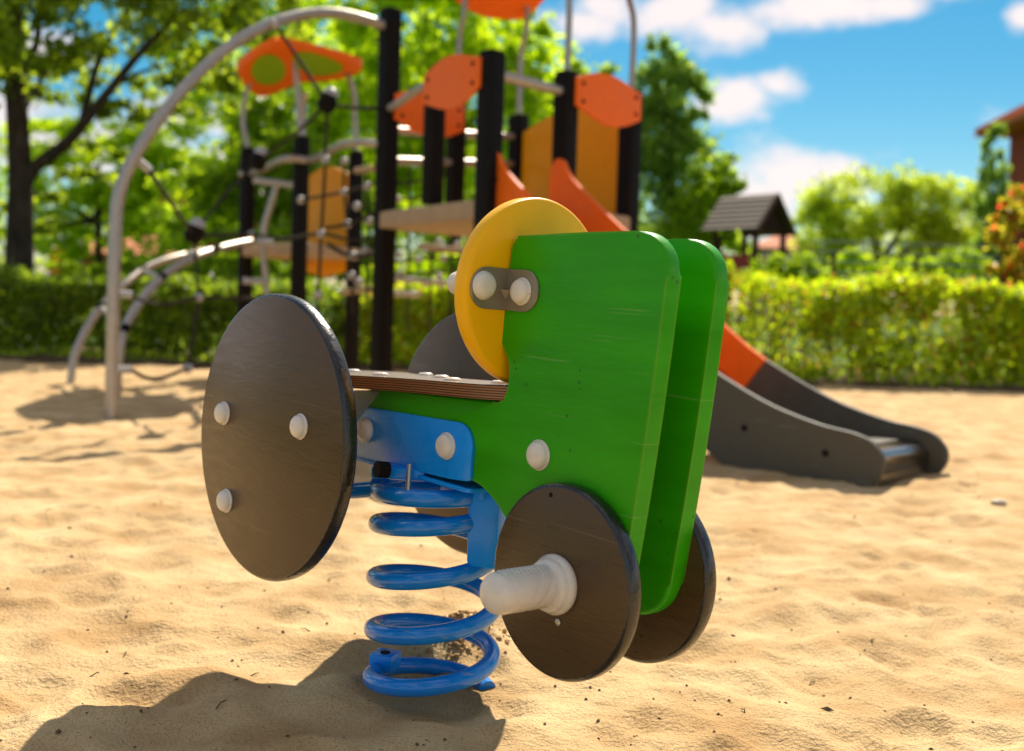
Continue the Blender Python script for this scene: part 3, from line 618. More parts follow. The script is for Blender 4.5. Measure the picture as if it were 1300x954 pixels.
# second, lower tower at the left
B1, B2, B3 = Vector((-1.433, 7.2, 0)), Vector((-1.95, 7.85, 0)), Vector((-1.165, 7.85, 0)); B4 = B2 + B3 - B1
tb = empty('climbing_tower', (B2 + B3) / 2, 'smaller black posted tower with orange and green roof behind the steel arch', 'climbing tower')
for p in (B1, B2, B3, B4): post(p.x, p.y, 1.64, tb, wd=.085, rz=R(50))
c4 = (B1 + B4) / 2
plate('deck', [tuple((p + (p - c4).normalized() * .05).xy) for p in (B1, B3, B4, B2)], (0, 0, .865), (1, 0, 0), (0, 1, 0), (0, 0, 1), .085, M['tan'], tb, bev=.01, seg=2)
panel_between('amber_board', B4, B3, 1.15, [(.06, -.36), (.5, -.41), (.94, -.36)] + [(u, .33 + .09 * math.sin(math.pi * (u - .06) / .88)) for u in np.linspace(.94, .06, 11)], M['amber'], tb)
tube('hand_rail', smooth_path([B2 + Vector((-.05, 0, 1.46)), B2 + Vector((.1, -.1, 1.47)), B1 + Vector((-.1, -.06, 1.49)), B1 + Vector((.1, -.1, 1.49)), PL + Vector((-.25, .1, 1.47)), PL + z_ * 1.46], 5), .024, M['steel'], tb)
roof(tb, at(352, 54, 6.9), at(380, 105, 8.2), at(299, 90, 7.3), at(331, 125, 8.5), at(462, 83, 7.2), at(436, 101, 8.3), th=.045)
for pb, pm_, pt_ in ((B2, (309, 140), (320, 92)), (B1, (379, 130), (374, 78)), (B3, (450, 125), (440, 92)), (B4, (385, 140), (388, 118))):
    Y = pb.y; tube('roof_rod', smooth_path([pb + z_ * 1.63, at(pm_[0], pm_[1] + 22, Y), at(pm_[0], pm_[1], Y), at((pm_[0] + pt_[0]) / 2, (pm_[1] + pt_[1]) / 2 - 4, Y), at(*pt_, Y)], 4), .019, M['steel'], tb, seg=8)
tube('ladder_pipe', smooth_path([at(352, 232, 7.35), at(343, 262, 7.35), at(335, 290, 7.35), at(334, 318, 7.35), at(338, 362, 7.35), at(340, 420, 7.35)], 5), .022, M['steel'], tb)
for x0, y0, x1, y1 in ((322, 229, 371, 235), (326, 307, 346, 308), (309, 357, 338, 358)): bar('rung', at(x0, y0, 7.33), at(x1, y1, 7.33), .022, tb, M['ball'])

# arched ladder climbing up to the left tower
al = empty('arched_ladder', at(115, 497, 6.6), 'pair of curved steel pipes with rungs rising from the sand to the small tower', 'climbing ladder')
pa_ = smooth_path([at(146, 520, 6.1), at(150, 470, 6.1), at(156, 425, 6.15), at(174, 389, 6.3), at(205, 353, 6.6), at(244, 328, 6.95), at(285, 314, 7.3), at(318, 307, 7.6)], 6)
pb_ = smooth_path([at(88, 500, 6.75), at(96, 448, 6.8), at(123, 397, 6.95), at(155, 365, 7.1), at(182, 343, 7.3), at(215, 329, 7.5), at(252, 321, 7.75), at(300, 312, 8.0)], 6)
tube('curved_pipe', pa_, .026, M['steel'], al); tube('curved_pipe', pb_, .026, M['steel'], al)
for i in (13, 24, 34): bar('rung', pa_[i], pb_[i], .017, al)
for i in (13, 24, 34):
    for pp in (pa_, pb_):
        d = (pp[i + 1] - pp[i]).normalized(); tube('pipe_clamp', [pp[i] - d * .025, pp[i] + d * .025], .0285, M['black'], al)

# big steel arch
sa = empty('steel_arch', at(141, 537, 5.05), 'tall bent steel pipe arching from the sand to the tallest black post', 'climbing arch')
base = at(141, 537, 5.05)
arc = smooth_path([base - z_ * .15, at(141.5, 500, 5.05), at(144, 380, 5.05), at(147, 285, 5.08), at(153, 240, 5.1), at(176, 190, 5.15), at(222, 126, 5.28), at(280, 68, 5.45), at(335, 34, 5.6), at(385, 19, 5.78), at(425, 17, 5.9), at(460, 24, 6.0), at(488, 33, 6.08)], 8)
tube('arch_pipe', arc, .0295, M['steel'], sa, seg=14)
stubs = {}
for k, (x0, y0, x1, y1, Y) in {'a': (343, 26, 352, 35, 5.6), 'b': (176, 205, 190, 217, 5.15), 'c': (146, 373, 168, 375, 5.06), 'd': (144, 470, 166, 470, 5.05)}.items():
    bar('stub', at(x0, y0, Y), at(x1, y1, Y + .03), .019, sa, M['ball']); stubs[k] = at(x1, y1, Y + .03)

# rope net
net = empty('rope_net', at(300, 480, 6), 'dark rope climbing net with grey ball joints strung between arch and towers', 'rope net')
def q(x, y, Y=6.2): return at(x, y, Y)
def rope(pts, r=.010): tube('rope', smooth_path(pts, 6) if len(pts) > 2 else pts, r, M['rope'], net, seg=6)
cones = {'n1': q(415, 132, 6.0), 'n2': q(327, 206, 6.6), 'n3': q(246, 298, 5.9)}
for k, p in cones.items():
    d = Vector((.75, .1, -.35)).normalized(); lathe('net_connector', [(-.05, .015), (-.045, .035), (-.02, .052), (.03, .050), (.07, .03), (.085, .02)], p, Vector((.35, 0, 1)) if k != 'n1' else Vector((.3, .1, 1)), M['black'], net, seg=14)
    lathe('connector_cap', [(.05, .045), (.078, .036), (.092, .018), (.096, 0)], p, Vector((.35, 0, 1)), M['ball'], net, seg=14)
rope([stubs['a'], q(382, 80, 5.8), cones['n1']]); rope([cones['n1'], q(448, 137, 6.05), PL + z_ * 1.66])
rope([stubs['b'], q(218, 260, 5.5), cones['n3']]); rope([cones['n3'], q(262, 299, 6), q(300, 298, 6.6), q(319, 298, 6.9)])
rope([cones['n1'], q(380, 165, 6.3), cones['n2']]); rope([cones['n2'], q(285, 248, 6.2), cones['n3']])
rope([stubs['c'], q(185, 383, 5.3), q(213, 387, 5.5), q(252, 378, 5.8), q(300, 379, 6.3), q(345, 377, 6.6)]); rope([stubs['d'], q(190, 481, 5.3), q(213, 478, 5.5), q(239, 468, 5.7), q(280, 466, 6.1)])
rope([cones['n3'], q(249, 340, 5.85), q(252, 378, 5.8), q(245, 425, 5.75), q(239, 468, 5.7)])
rope([cones['n1'], q(413, 203, 6.05), q(408, 297, 6.1), q(404, 374, 6.15), q(402, 430, 6.2)])
rope([q(319, 298, 6.9), q(360, 303, 6.6), q(408, 297, 6.1), q(440, 304, 6.2), q(470, 305, 6.3)])
rope([q(382, 254, 6.9), q(437, 244, 6.6), q(480, 232, 6.3)]); rope([q(412, 290, 6.4), q(440, 285, 6.4), q(480, 270, 6.3)])
rope([q(437, 205, 6.6), q(437, 244, 6.6), q(441, 285, 6.5), q(446, 350, 6.5), q(448, 400, 6.5)]); rope([q(466, 205, 6.4), q(466, 237, 6.4), q(468, 281, 6.4), q(468, 320, 6.4), q(466, 380, 6.4)])
rope([q(415, 310, 6.5), q(445, 325, 6.5), q(480, 322, 6.3)], .014)
balls = [(319, 298, 6.9), (382, 254, 6.9), (437, 244, 6.6), (413, 203, 6.05), (408, 297, 6.1), (441, 285, 6.5), (466, 237, 6.4), (453, 262, 6.5), (468, 281, 6.4), (404, 374, 6.15), (252, 378, 5.8), (239, 468, 5.7), (446, 350, 6.5), (455, 358, 6.5), (464, 318, 6.4), (448, 325, 6.5), (437, 205, 6.6)]
for x, y, Y in balls: lathe('ball_joint', [(-.026, 0), (-.022, .014), (-.011, .023), (0, .026), (.011, .023), (.022, .014), (.026, 0)], q(x, y, Y), (0, 0, 1), M['ball'], net, seg=12)

# net and rungs under the main tower
nt2 = empty('net_wall', at(540, 440, 7.0), 'rope wall with ball joints and bars below the main deck', 'rope wall')
def rope2(pts, r=.009): tube('rope', smooth_path(pts, 5) if len(pts) > 2 else pts, r, M['rope'], nt2, seg=6)
cols = [(500, 205, 372), (520, 215, 380), (548, 300, 378), (574, 300, 376), (592, 302, 372)]
for x, y0, y1 in cols: rope2([at(x, y0, 6.9), at(x - 1, (y0 + y1) / 2, 6.9), at(x - 3, 420, 6.9)])
for y in (232, 253): rope2([at(490, y + 2, 6.9), at(520, y, 6.9), at(545, y - 4, 6.9)])
for y in (330, 347): rope2([at(484, y + 6, 6.9), at(530, y, 6.9), at(592, y - 3, 6.9)])
bar('net_bar', at(534, 313, 6.85), at(594, 320, 6.6), .022, nt2, M['tan']); bar('net_bar', at(503, 354, 6.85), at(590, 361, 6.7), .018, nt2); bar('net_bar', at(488, 373, 6.85), at(534, 374, 6.8), .018, nt2)
for x, y in ((500, 218), (505, 253), (497, 331), (507, 323), (531, 330), (508, 347), (519, 357), (494, 362), (557, 307), (580, 311), (563, 328), (557, 351), (524, 374), (540, 360), (560, 361)):
    lathe('ball_joint', [(-.024, 0), (-.02, .013), (-.01, .021), (0, .024), (.01, .021), (.02, .013), (.024, 0)], at(x, y, 6.84), (0, 0, 1), M['ball'], nt2, seg=12)
bar('rung', at(441, 325, 6.6), at(474, 322, 6.4), .02, nt2); bar('rung', at(436, 371, 6.6), at(474, 367, 6.4), .02, nt2, M['tan']); bar('rung', at(452, 217, 6.5), at(476, 214, 6.3), .02, nt2, M['tan'])

# ------------------------------------------------------------------ planting
def leaves_mesh(name, P, size, up_bias=0.0, asp=.55):
    """one small folded leaf (two triangles) at every point"""
    n = len(P); a = rng.normal(size=(n, 3)); a[:, 2] *= (1 - up_bias); a /= np.linalg.norm(a, axis=1)[:, None]
    b = rng.normal(size=(n, 3)); b -= a * (a * b).sum(1)[:, None]; b /= np.linalg.norm(b, axis=1)[:, None]
    s = size * rng.uniform(.65, 1.25, n)[:, None]; c = np.cross(a, b)
    v = np.stack([P - a * s * .5, P + b * s * asp * .5 + c * s * .08, P + a * s * .5, P - b * s * asp * .5 + c * s * .08], 1).reshape(-1, 3)
    i = np.arange(n)[:, None] * 4; f = np.concatenate([i + np.array([[0, 1, 2]]), i + np.array([[0, 2, 3]])], 1).reshape(-1)
    me = bpy.data.meshes.new(name); me.vertices.add(len(v)); me.vertices.foreach_set('co', v.ravel().astype(np.float32))
    me.loops.add(len(f)); me.loops.foreach_set('vertex_index', f.astype(np.int32)); me.polygons.add(len(f) // 3); me.polygons.foreach_set('loop_start', np.arange(0, len(f), 3, dtype=np.int32))
    me.update(); me.validate(); return me
def blob_points(blobs, n, hollow=.55):
    """leaf points in clumps spread through a set of ellipsoids"""
    vol = np.array([b[3] * b[4] * b[5] for b in blobs]) ** .8; vol /= vol.sum(); out = []
    for bl, f in zip(blobs, vol):
        k = int(n * f); nc = max(6, k // 45)
        d = rng.normal(size=(nc, 3)); d /= np.linalg.norm(d, axis=1)[:, None]; r = (hollow + (1 - hollow) * rng.random(nc)) ** .7
        cen = d * r[:, None]; ci = rng.integers(0, nc, k)
        p = cen[ci] + rng.normal(size=(k, 3)) * .13
        out.append(p * np.array(bl[3:6]) + np.array(bl[:3]))
    return np.concatenate(out)
def limb(bm, pts, r0, r1, seg=8):
    pp = smooth_path(pts, 4); n = len(pp); add_tube(bm, pp, [r0 + (r1 - r0) * i / (n - 1) for i in range(n)], seg)
def tree(name, base, trunk, blobs, n, size, lm, label, cat='tree', limbs=(), group=None, crown='crown'):
    t_ = empty(name, base, label, cat, group)
    if trunk:
        bm = bmesh.new(); limb(bm, *trunk, seg=12); finish(bm, 'trunk', M['bark'], t_, sharp=80)
    for lb in limbs:
        bm = bmesh.new(); limb(bm, *lb); finish(bm, 'branch', M['bark'], t_, sharp=80)
    link(crown, leaves_mesh('crown', blob_points(blobs, n), size), lm, t_, kind='stuff')
    return t_
def blob(px, py, Y, rx, ry, ryd=None):
    """ellipsoid given by its picture place and its radii in metres-at-distance"""
    p = at(px, py, Y); s = Y / F; return (p.x, p.y, p.z, rx * s, (ryd or (rx + ry) * .27) * s, ry * s)
# the big tree at the left
YT = 11.6
b0 = at(24, 365, YT); b0.z = 0
trunk = ([b0 - z_ * .1, b0 + z_ * .1, at(25, 300, YT), at(26, 235, YT), at(22, 150, YT), at(17, 60, YT), at(22, -40, YT), at(40, -160, YT)], .17, .07)
limbs = [([at(27, 245, YT), at(45, 212, YT), at(88, 178, YT - .1), at(135, 120, YT - .2), at(180, 65, YT - .3), at(235, 10, YT - .4)], .085, .03),
         ([at(102, 165, YT - .1), at(112, 125, YT), at(128, 70, YT), at(160, 15, YT + .1), at(190, -40, YT)], .05, .018),
         ([at(20, 110, YT), at(45, 60, YT), at(52, 10, YT), at(70, -60, YT)], .05, .02), ([at(20, 90, YT), at(4, 40, YT), at(-20, -10, YT)], .05, .02),
         ([at(30, 140, YT), at(55, 95, YT + .3), at(80, 40, YT + .4)], .035, .015), ([at(150, 105, YT), at(185, 90, YT - .2), at(230, 78, YT - .2)], .025, .01)]
blobs = [blob(40, 30, YT - .6, 95, 60), blob(140, 20, YT, 90, 55), blob(250, 30, YT - .3, 90, 60), blob(65, 110, YT + .8, 60, 40), blob(175, 120, YT + .6, 75, 34), blob(-60, 80, YT, 90, 110),
         blob(260, 120, YT + .8, 70, 40), blob(340, 25, YT, 60, 40), blob(90, -90, YT, 190, 80), blob(260, -80, YT, 120, 70), blob(110, 205, YT + 1.0, 60, 24), blob(40, 270, YT + 1.5, 50, 30)]
tree('broadleaf_tree', b0, trunk, blobs, 17000, .11, M['leaf_dark'], 'large dark trunked tree at the left edge with a forked limb', limbs=limbs)
def simple_tree(name, px, py_base, Y, blobs, n, size, lm, label, group=None, tr=.10):
    b_ = at(px, py_base, Y); b_.z = 0; zt_ = max(b[2] for b in blobs)
    c_ = blobs[0]
    limbs_ = [([Vector((b_.x, Y, .45 * zt_)), Vector((.5 * (b_.x + q_[0]), .5 * (Y + q_[1]), .5 * (.45 * zt_ + q_[2]) + .1)), Vector(q_[:3])], tr * .5, tr * .12) for q_ in blobs[:5]]
    return tree(name, b_, ([b_ - z_ * .1, b_ + z_ * .2, Vector((b_.x + .05, Y, .35 * zt_)), Vector((b_.x, Y, .7 * zt_))], tr, tr * .4), blobs, n, size, lm, label, limbs=limbs_, group=group)
simple_tree('broadleaf_tree', 570, 400, 17, [blob(530, 40, 17, 90, 80), blob(610, 140, 17, 80, 75), blob(480, 160, 16.5, 90, 70), blob(560, 240, 16.5, 90, 60), blob(430, 90, 17, 80, 60), blob(650, 60, 17.5, 55, 50), blob(690, 110, 17.5, 55, 45), blob(520, -60, 17, 130, 60), blob(640, 230, 17.5, 70, 60)], 15000, .17, M['leaf_bright'], 'bright yellow green leafy tree behind the tallest black post', tr=.2)
simple_tree('broadleaf_tree', 380, 400, 15.5, [blob(380, 230, 15.5, 80, 60), blob(310, 250, 15.5, 70, 50), blob(440, 290, 15, 70, 45), blob(350, 160, 16, 70, 45), blob(250, 260, 15.5, 60, 45), blob(390, 330, 14.5, 100, 40), blob(300, 330, 14.5, 80, 36)], 11000, .14, M['leaf_mid'], 'mid green tree filling the space behind the small roofed tower', tr=.14)
simple_tree('broadleaf_tree', 120, 400, 19, [blob(120, 270, 19, 70, 40), blob(60, 300, 19, 60, 40), blob(190, 300, 19, 60, 44), blob(10, 240, 19, 50, 40), blob(150, 240, 19, 50, 28), blob(110, 185, 19, 110, 34), blob(230, 195, 19, 90, 34), blob(300, 130, 19, 70, 40)], 10500, .14, M['leaf_bright'], 'pale sunlit tree seen below the big limb at the left', tr=.12)
simple_tree('slender_tree', 845, 400, 21, [blob(835, 80, 21, 22, 40), blob(850, 120, 21, 48, 46), blob(828, 180, 21, 54, 52), blob(862, 215, 21, 54, 52), blob(840, 280, 21, 62, 50), blob(826, 330, 21, 70, 45), blob(880, 130, 21, 22, 32)], 14000, .15, M['leaf_cool'], 'tall blue green slender tree right of the tower', tr=.12)
simple_tree('broadleaf_tree', 905, 400, 19.5, [blob(905, 230, 19.5, 36, 38), blob(930, 260, 19.5, 26, 30), blob(890, 285, 19.5, 46, 36), blob(920, 320, 19.5, 50, 30)], 4000, .14, M['leaf_mid'], 'round fresh green tree behind the wooden playhouse roof', tr=.1)
simple_tree('broadleaf_tree', 745, 400, 22, [blob(745, 95, 22, 32, 26), blob(735, 150, 22, 50, 50), blob(720, 240, 22, 60, 60), blob(770, 200, 22, 40, 60), blob(700, 320, 22, 90, 50)], 8000, .16, M['leaf_mid'], 'green tree top rising behind the right oval board', tr=.12)
simple_tree('willow_tree', 1110, 400, 36, [blob(1100, 260, 36, 75, 42), blob(1040, 290, 36, 40, 45), blob(1170, 255, 36, 60, 42), blob(1215, 280, 36, 50, 55), blob(1130, 310, 36, 110, 45), blob(1200, 330, 36, 60, 40)], 16000, .20, M['leaf_willow'], 'wide pale willow like tree in the right distance', tr=.25)
simple_tree('cypress_tree', 1262, 400, 25, [blob(1262, 190, 25, 15, 30), blob(1260, 235, 25, 21, 40), blob(1262, 285, 25, 24, 45), blob(1255, 330, 25, 26, 40)], 4500, .14, M['leaf_cool'], 'narrow dark tree standing left of the red house', tr=.1)
def bush(px, py, Y, blobs, n, size, lm, label, name='bush', group=None):
    b_ = at(px, py, Y); b_.z = 0; t_ = empty(name, b_, label, 'bush', group)
    bm = bmesh.new()
    for q_ in blobs:
        for k in range(3): limb(bm, [b_, Vector((b_.x * .5 + q_[0] * .5 + random.uniform(-.1, .1), Y, q_[2] * .5)), Vector((q_[0] + random.uniform(-.4, .4) * q_[3], q_[1], q_[2] + q_[5] * .5))], .02, .006, 5)
    finish(bm, 'stems', M['bark'], t_, sharp=80)
    link('foliage', leaves_mesh('foliage', blob_points(blobs, n, .4), size), lm, t_, kind='stuff'); return t_
bush(1083, 390, 13.5, [blob(1083, 348, 13.5, 34, 28), blob(1060, 362, 13.5, 24, 20), blob(1105, 360, 13.5, 24, 20)], 3500, .07, M['leaf_bright'], 'rounded yellow green bush just behind the hedge at the right')
bush(1290, 390, 10.9, [blob(1290, 300, 10.9, 30, 36), blob(1275, 270, 10.9, 22, 18), blob(1310, 260, 10.9, 34, 30), blob(1268, 350, 10.9, 26, 14), blob(1310, 340, 10.9, 40, 30)], 2600, .075, M['leaf_red'], 'red and yellow leaved shrub at the right edge', name='shrub')
bush(985, 390, 14.5, [blob(985, 345, 14.5, 34, 22), blob(1020, 350, 14.5, 34, 24)], 2500, .07, M['leaf_mid'], 'low green bush between the playhouse and the rounded bush')
bush(1150, 395, 14.8, [blob(1150, 352, 14.8, 50, 26), blob(1215, 348, 14.8, 50, 30)], 4000, .08, M['leaf_mid'], 'loose green bushes along the wire fence')
bush(560, 390, 12.2, [blob(520, 350, 12.2, 60, 26), blob(590, 345, 12.2, 50, 30), blob(650, 350, 12.2, 60, 30)], 5000, .075, M['leaf_bright'], 'bright bush seen under the main deck')
bush(200, 390, 11.8, [blob(180, 345, 11.8, 60, 22), blob(280, 345, 11.8, 60, 26), blob(90, 350, 11.8, 50, 18), blob(345, 350, 11.8, 50, 26)], 6000, .07, M['leaf_mid'], 'green bushes with orange blossom behind the arched ladder')
# far belt of trees closing the view
belt = [(-120, 300, 40, 70), (40, 310, 42, 60), (190, 300, 45, 80), (330, 290, 45, 90), (480, 300, 46, 90), (640, 300, 46, 90), (780, 310, 48, 80), (900, 325, 50, 60), (990, 335, 52, 40), (1060, 330, 55, 50), (1280, 320, 50, 60), (1400, 300, 45, 80)]
bl = [blob(x, y, Y, r * 1.3, r * .75) for x, y, Y, r in belt]
tag(link('tree_belt', leaves_mesh('tree_belt', blob_points(bl, 14000), .35), M['leaf_dark']), 'far belt of dark trees closing the view', 'trees', kind='stuff')
# hedges
def hedge(name, x0, x1, y0, y1, h0, h1, n, size, lm, label):
    h_ = empty(name, ((x0 + x1) / 2, (y0 + y1) / 2, 0), label, 'hedge')
    u = rng.random(n); x = x0 + (x1 - x0) * u; hh = h0 + (h1 - h0) * u + .15 * (vnoise(x * 2.3, x * 0 + 3, 21) - .5) + .06 * (vnoise(x * 9, x * 0 + 5, 22) - .5)
    side = rng.random(n); dep = y1 - y0; ndep = .16 * (vnoise(x * 2.3, hh * 0 + side * 4, 23) - .5)
    z = .04 + (hh - .04) * rng.random(n) ** .85
    y = np.where(side < .62, y0 + np.abs(rng.normal(0, .07, n)) + ndep + .05 * (z < .2), y0 + dep * rng.random(n))
    z = np.where(side > .80, hh + rng.normal(0, .035, n), z)
    wild = vnoise(x * 14, x * 0 + 9, 25) > .72; z = np.where(wild & (rng.random(n) < .10), hh + .17 * rng.random(n) * vnoise(x * 40, x * 0 + 2, 26), z)
    bare = vnoise(x * 3.6, z * 4.2, 24) < .33; keep = ~(bare & (side < .62) & (rng.random(n) < .85))
    P = np.stack([x, y, z], 1)[keep]
    link('foliage', leaves_mesh('foliage', P, size), lm, h_, kind='stuff')
    bm = bmesh.new(); m_ = int((x1 - x0) * 16)
    for i in range(m_):
        xx = x0 + (x1 - x0) * (i + random.random()) / m_; hz_ = (h0 + (h1 - h0) * (xx - x0) / (x1 - x0)); yb = y0 + dep * random.uniform(.15, .8)
        add_tube(bm, [Vector((xx, yb, -.02)), Vector((xx + random.uniform(-.06, .06), yb + random.uniform(-.06, .06), hz_ * .5)), Vector((xx + random.uniform(-.16, .16), yb + random.uniform(-.15, .15), hz_ * random.uniform(.8, 1)))], [.010, .007, .003], 5)
    finish(bm, 'stems', M['wood'], h_, kind='stuff', sharp=80); return h_
hedge('hedge', -9.5, -1.35, 9.15, 9.95, .70, .66, 42000, .066, M['leaf_hedge_shaded'], 'clipped hedge at the left behind the climbing frame, shade painted into its dark green leaves')
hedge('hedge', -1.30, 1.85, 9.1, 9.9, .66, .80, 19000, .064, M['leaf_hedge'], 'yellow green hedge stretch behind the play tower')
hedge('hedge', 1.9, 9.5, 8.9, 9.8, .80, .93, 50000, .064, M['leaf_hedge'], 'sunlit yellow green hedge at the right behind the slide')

xw = rng.uniform(-9, 9, 5200); yw = 8.62 + .55 * rng.random(5200) + .25 * (vnoise(xw * 1.3, xw * 0, 31) - .5); zw = .03 + .09 * rng.random(5200) ** 2 * vnoise(xw * 2.2, yw * 2, 32)
kw = vnoise(xw * 1.7, yw * 3, 33) > .42
tag(link('weeds', leaves_mesh('weeds', np.stack([xw, yw, zw + .02], 1)[kw], .05), M['leaf_mid']), 'low weeds and fallen leaves along the foot of the hedges', 'weeds', kind='stuff')
simple_tree('broadleaf_tree', 640, 400, 24, [blob(600, 60, 24, 80, 60), blob(680, 110, 24, 70, 60), blob(640, 200, 24, 110, 70), blob(520, 120, 24, 90, 80), blob(500, 250, 24, 110, 60), blob(700, 260, 24, 80, 70), blob(580, -40, 24, 100, 60)], 14000, .2, M['leaf_bright'], 'second sunlit tree far behind the main tower', tr=.2)
simple_tree('broadleaf_tree', 290, 400, 23, [blob(290, 60, 23, 90, 50), blob(400, 60, 23, 90, 70), blob(340, 150, 23, 110, 50), blob(230, 250, 23, 90, 50), blob(420, 200, 23, 80, 70), blob(350, -40, 23, 110, 50)], 12000, .19, M['leaf_bright'], 'tall pale green tree behind the orange and green roof', tr=.2)
# ------------------------------------------------------------------ playhouse, fence, houses
YP = 17.0
ph = empty('playhouse', at(950, 372, YP), 'wooden playhouse tower with dark pitched roof and red boards beyond the hedge', 'playhouse')
ra_, rb_ = at(917, 253, YP + .5), at(988, 246, YP - .35); ea, eb = at(892, 294, YP - .1), at(962, 291, YP - .95); fa, fb = at(945, 292, YP + 1.1), at(1011, 290, YP + .25)
ra_.z = rb_.z = (ra_.z + rb_.z) / 2; ze = (ea.z + eb.z) / 2; ea.z = eb.z = fa.z = fb.z = ze
fa = fb + (ea - eb)
rows = 7
for e_a, e_b, nm in ((ea, eb, 'near'), (fa, fb, 'far')):
    nr = (rb_ - ra_).cross(e_a - ra_).normalized(); nr = nr if nr.z > 0 else -nr
    for k in range(rows):
        t0, t1 = k / rows, (k + 1.12) / rows; bm = bmesh.new(); lift = nr * .02
        v = [ra_.lerp(e_a, t0), rb_.lerp(e_b, t0), rb_.lerp(e_b, t1) + lift, ra_.lerp(e_a, t1) + lift]
        v0 = [bm.verts.new(p) for p in v]; v1 = [bm.verts.new(p + nr * .025) for p in v]; bm.faces.new(v0); bm.faces.new(v1[::-1])
        for i in range(4): j = (i + 1) % 4; bm.faces.new((v0[i], v0[j], v1[j], v1[i]))
        finish(bm, 'roof_board', M['shingle'], ph, smooth=False)
bm = bmesh.new(); v = [bm.verts.new(p) for p in (rb_ + (ra_ - rb_) * .10, eb + (ra_ - rb_) * .10, fb + (ra_ - rb_) * .10)]; bm.faces.new(v); bmesh.ops.solidify(bm, geom=bm.faces[:], thickness=.03); finish(bm, 'gable', M['wood'], ph, smooth=False)
for a, b_ in ((rb_, eb), (rb_, fb)): bar('verge_board', a, b_, .035, ph, M['wood'], 6)
cs = [ea.lerp(fb, .14), eb.lerp(fa, .12), fb.lerp(ea, .14), fa.lerp(eb, .12)]
for p in cs: box('post', (p.x, p.y, ze / 2 + .04), .075, .075, ze + .05, M['wood'], ph, rz=.5)
zt0, zt1 = at(930, 362, YP).z, at(930, 325, YP).z
for i in range(4):
    a, b_ = cs[i], cs[(i + 1) % 4]; dd = (b_ - a).to_2d(); ln = dd.length
    if i == 1: continue
    nb_ = 6
    for k in range(nb_):
        c_ = a.lerp(b_, (k + .5) / nb_); box('red_board', (c_.x, c_.y, (zt0 + zt1) / 2), ln / nb_ * .94, .025, zt1 - zt0, M['red_board'], ph, rz=math.atan2(dd.y, dd.x), bev=.003)
fl = [tuple(p.xy) for p in cs]; plate('deck', fl, (0, 0, zt0 - .06), (1, 0, 0), (0, 1, 0), (0, 0, 1), .05, M['wood'], ph, bev=.004, seg=1)
gs = empty('slide', at(980, 375, YP - .6), 'small green slide leaning against the wooden playhouse', 'slide')
a, b_ = at(968, 338, YP - .5), at(1012, 385, YP - 1.2)
for k, off in ((0, Vector((0, 0, 0))), (1, Vector((.22, .32, 0)))):
    bm = bmesh.new(); add_tube(bm, [a + off, a.lerp(b_, .5) + off, b_ + off], .05, 8); finish(bm, 'side_rail', mat('green_plastic', (.02, .25, .07), .4) if k == 0 else bpy.data.materials['green_plastic'], gs)
bm = bmesh.new(); v = [bm.verts.new(p) for p in (a - z_ * .05, a + Vector((.22, .32, -.05)), b_ + Vector((.22, .32, -.05)), b_ - z_ * .05)]; bm.faces.new(v); bmesh.ops.solidify(bm, geom=bm.faces[:], thickness=.03); finish(bm, 'chute', bpy.data.materials['green_plastic'], gs, smooth=False)
# wire fence at the right
wf = empty('wire_fence', at(1165, 385, 12.4), 'thin wire fence on grey posts behind the right hedge', 'fence')
for px in (1060, 1165, 1272, 1380): p = at(px, 300, 12.4); box('post', (p.x, p.y, .62), .04, .04, 1.3, M['bark'], wf)
for y in (309, 322, 334, 348): bar('wire', at(1030, y - 3, 12.4), at(1420, y + 10, 12.4), .008, wf, M['wire'], 5)
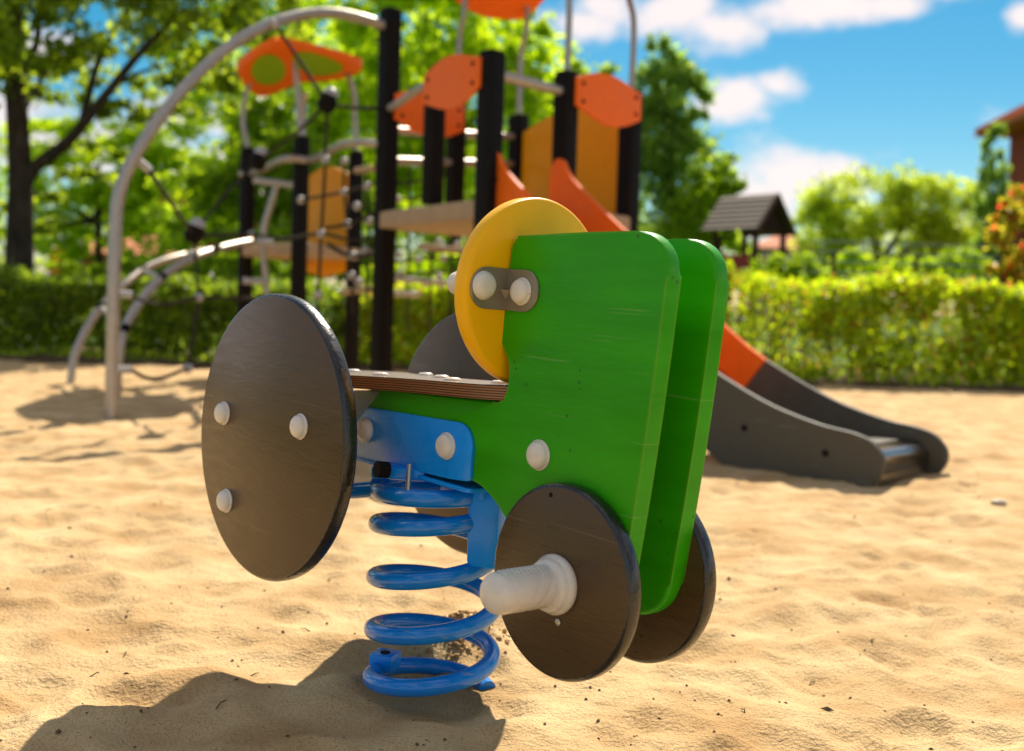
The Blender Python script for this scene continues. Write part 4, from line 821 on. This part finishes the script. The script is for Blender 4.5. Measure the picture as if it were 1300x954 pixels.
# red house at the right edge
YH = 25.0
hx0 = at(1281, 200, YH + 7).x; ez = at(1283, 165, YH + 7).z; hh = empty('house', (hx0 + 4, YH + 3, 0), 'red brick house with terracotta tiled roof at the right edge', 'house')
def house(t_, x0, x1, y0, y1, ez, rise, wm_, rm, over=.45, wins=(), tiles=True):
    bm = bmesh.new(); add_box(bm, ((x0 + x1) / 2, (y0 + y1) / 2, ez / 2 - .2), x1 - x0, y1 - y0, ez + .4); finish(bm, 'wall', wm_, t_, smooth=False)
    ax, bx, ay, by = x0 - over, x1 + over, y0 - over, y1 + over; rx0, rx1, ym = x0 + (y1 - y0) * .5, x1 - (y1 - y0) * .5, (y0 + y1) / 2; zb = ez - .12; zr = ez + rise
    if rx1 < rx0: rx0 = rx1 = (x0 + x1) / 2
    bm = bmesh.new(); c4_ = [bm.verts.new(p) for p in ((ax, ay, zb), (bx, ay, zb), (bx, by, zb), (ax, by, zb))]; r_ = [bm.verts.new((rx0, ym, zr)), bm.verts.new((rx1 + .001, ym, zr))]
    for f_ in ((c4_[0], c4_[1], r_[1], r_[0]), (c4_[1], c4_[2], r_[1]), (c4_[2], c4_[3], r_[0], r_[1]), (c4_[3], c4_[0], r_[0]), c4_[::-1]): bm.faces.new(f_)
    ro = finish(bm, 'roof', rm, t_, smooth=False)
    if tiles:
        bm = bmesh.new(); d_ = (Vector((rx0, ym, zr)) - Vector((ax, ay, zb))); nn = 60
        for k in range(nn):                    # rows of barrel tiles running up the near slope
            xx = ax + (bx - ax) * (k + .5) / nn; top_t = 1.0 if rx0 <= xx <= rx1 else ((xx - ax) / (rx0 - ax) if xx < rx0 else (bx - xx) / (bx - rx1))
            for j in range(int(max(top_t, .02) * 12)):
                t0, t1 = j / 12, min((j + 1.1) / 12, top_t); f0 = lambda tt: Vector((xx, ay + (ym - ay) * tt, zb + (zr - zb) * tt + .05))
                add_tube(bm, [f0(t0) + z_ * .03, f0(t1)], (bx - ax) / nn * .5, 6)
        for k in range(36):
            yy = ay + (by - ay) * (k + .5) / 36; top_t = 1 - abs((yy - ym) / (by - ym))
            for j in range(int(top_t * 12)):
                t0, t1 = j / 12, min((j + 1.1) / 12, top_t); f0 = lambda tt: Vector((ax + (rx0 - ax) * tt, yy, zb + (zr - zb) * tt + .05))
                add_tube(bm, [f0(t0) + z_ * .03, f0(t1)], (by - ay) / 36 * .5, 6)
        finish(bm, 'roof_tiles', rm, ro, kind='stuff')
    for wx, wz, ww, wh in wins:
        fr = box('window', (wx, y0 - .01, wz), ww + .16, .10, wh + .16, M['plaster'], t_); box('pane', (wx, y0 - .05, wz), ww, .06, wh, M['glass'], fr)
house(hh, hx0, hx0 + 9, YH, YH + 7, ez, 2.6, M['brick'], M['tile'], over=.8, wins=((hx0 + 1.6, 4.2, .9, 1.2), (hx0 + 4.2, 4.2, .9, 1.2)))
# houses glimpsed through the trees at the left
p = at(225, 215, 34); h2 = empty('house', (p.x, 37, 0), 'pale roofed pink house glimpsed between arch and trees', 'house')
house(h2, p.x - 2.2, p.x + 2.0, 34, 39, at(225, 235, 34).z, 1.2, M['brick'], mat('dusty_roof', (.34, .27, .26), .9, .1, noise=.2), tiles=False, wins=((p.x - 1.2, 3.0, .8, 1.1), (p.x + .9, 3.0, .8, 1.1)))
p = at(105, 330, 30); h3 = empty('house', (p.x, 33, 0), 'low dark red brick building with orange pillar left of the arch', 'house')
house(h3, p.x - .9, p.x + 3.4, 30, 34, at(105, 316, 30).z, .5, M['brick'], M['tile'], tiles=False, wins=((p.x - .35, 1.5, .5, .9),))
bm = bmesh.new(); pp_ = at(75, 330, 29.6); add_box(bm, (pp_.x, 29.6, at(75, 318, 29.6).z / 2), .30, .30, at(75, 318, 29.6).z); finish(bm, 'pillar', M['orange'], h3, smooth=False)
p = at(985, 310, 48); h4 = empty('house', (p.x, 50, 0), 'small white house far off right of the playhouse', 'house')
house(h4, p.x - .5, p.x + 1.9, 48, 51, at(985, 312, 48).z, .7, M['plaster'], M['tile'], tiles=False, wins=((p.x + .4, 2.2, .5, .7),))
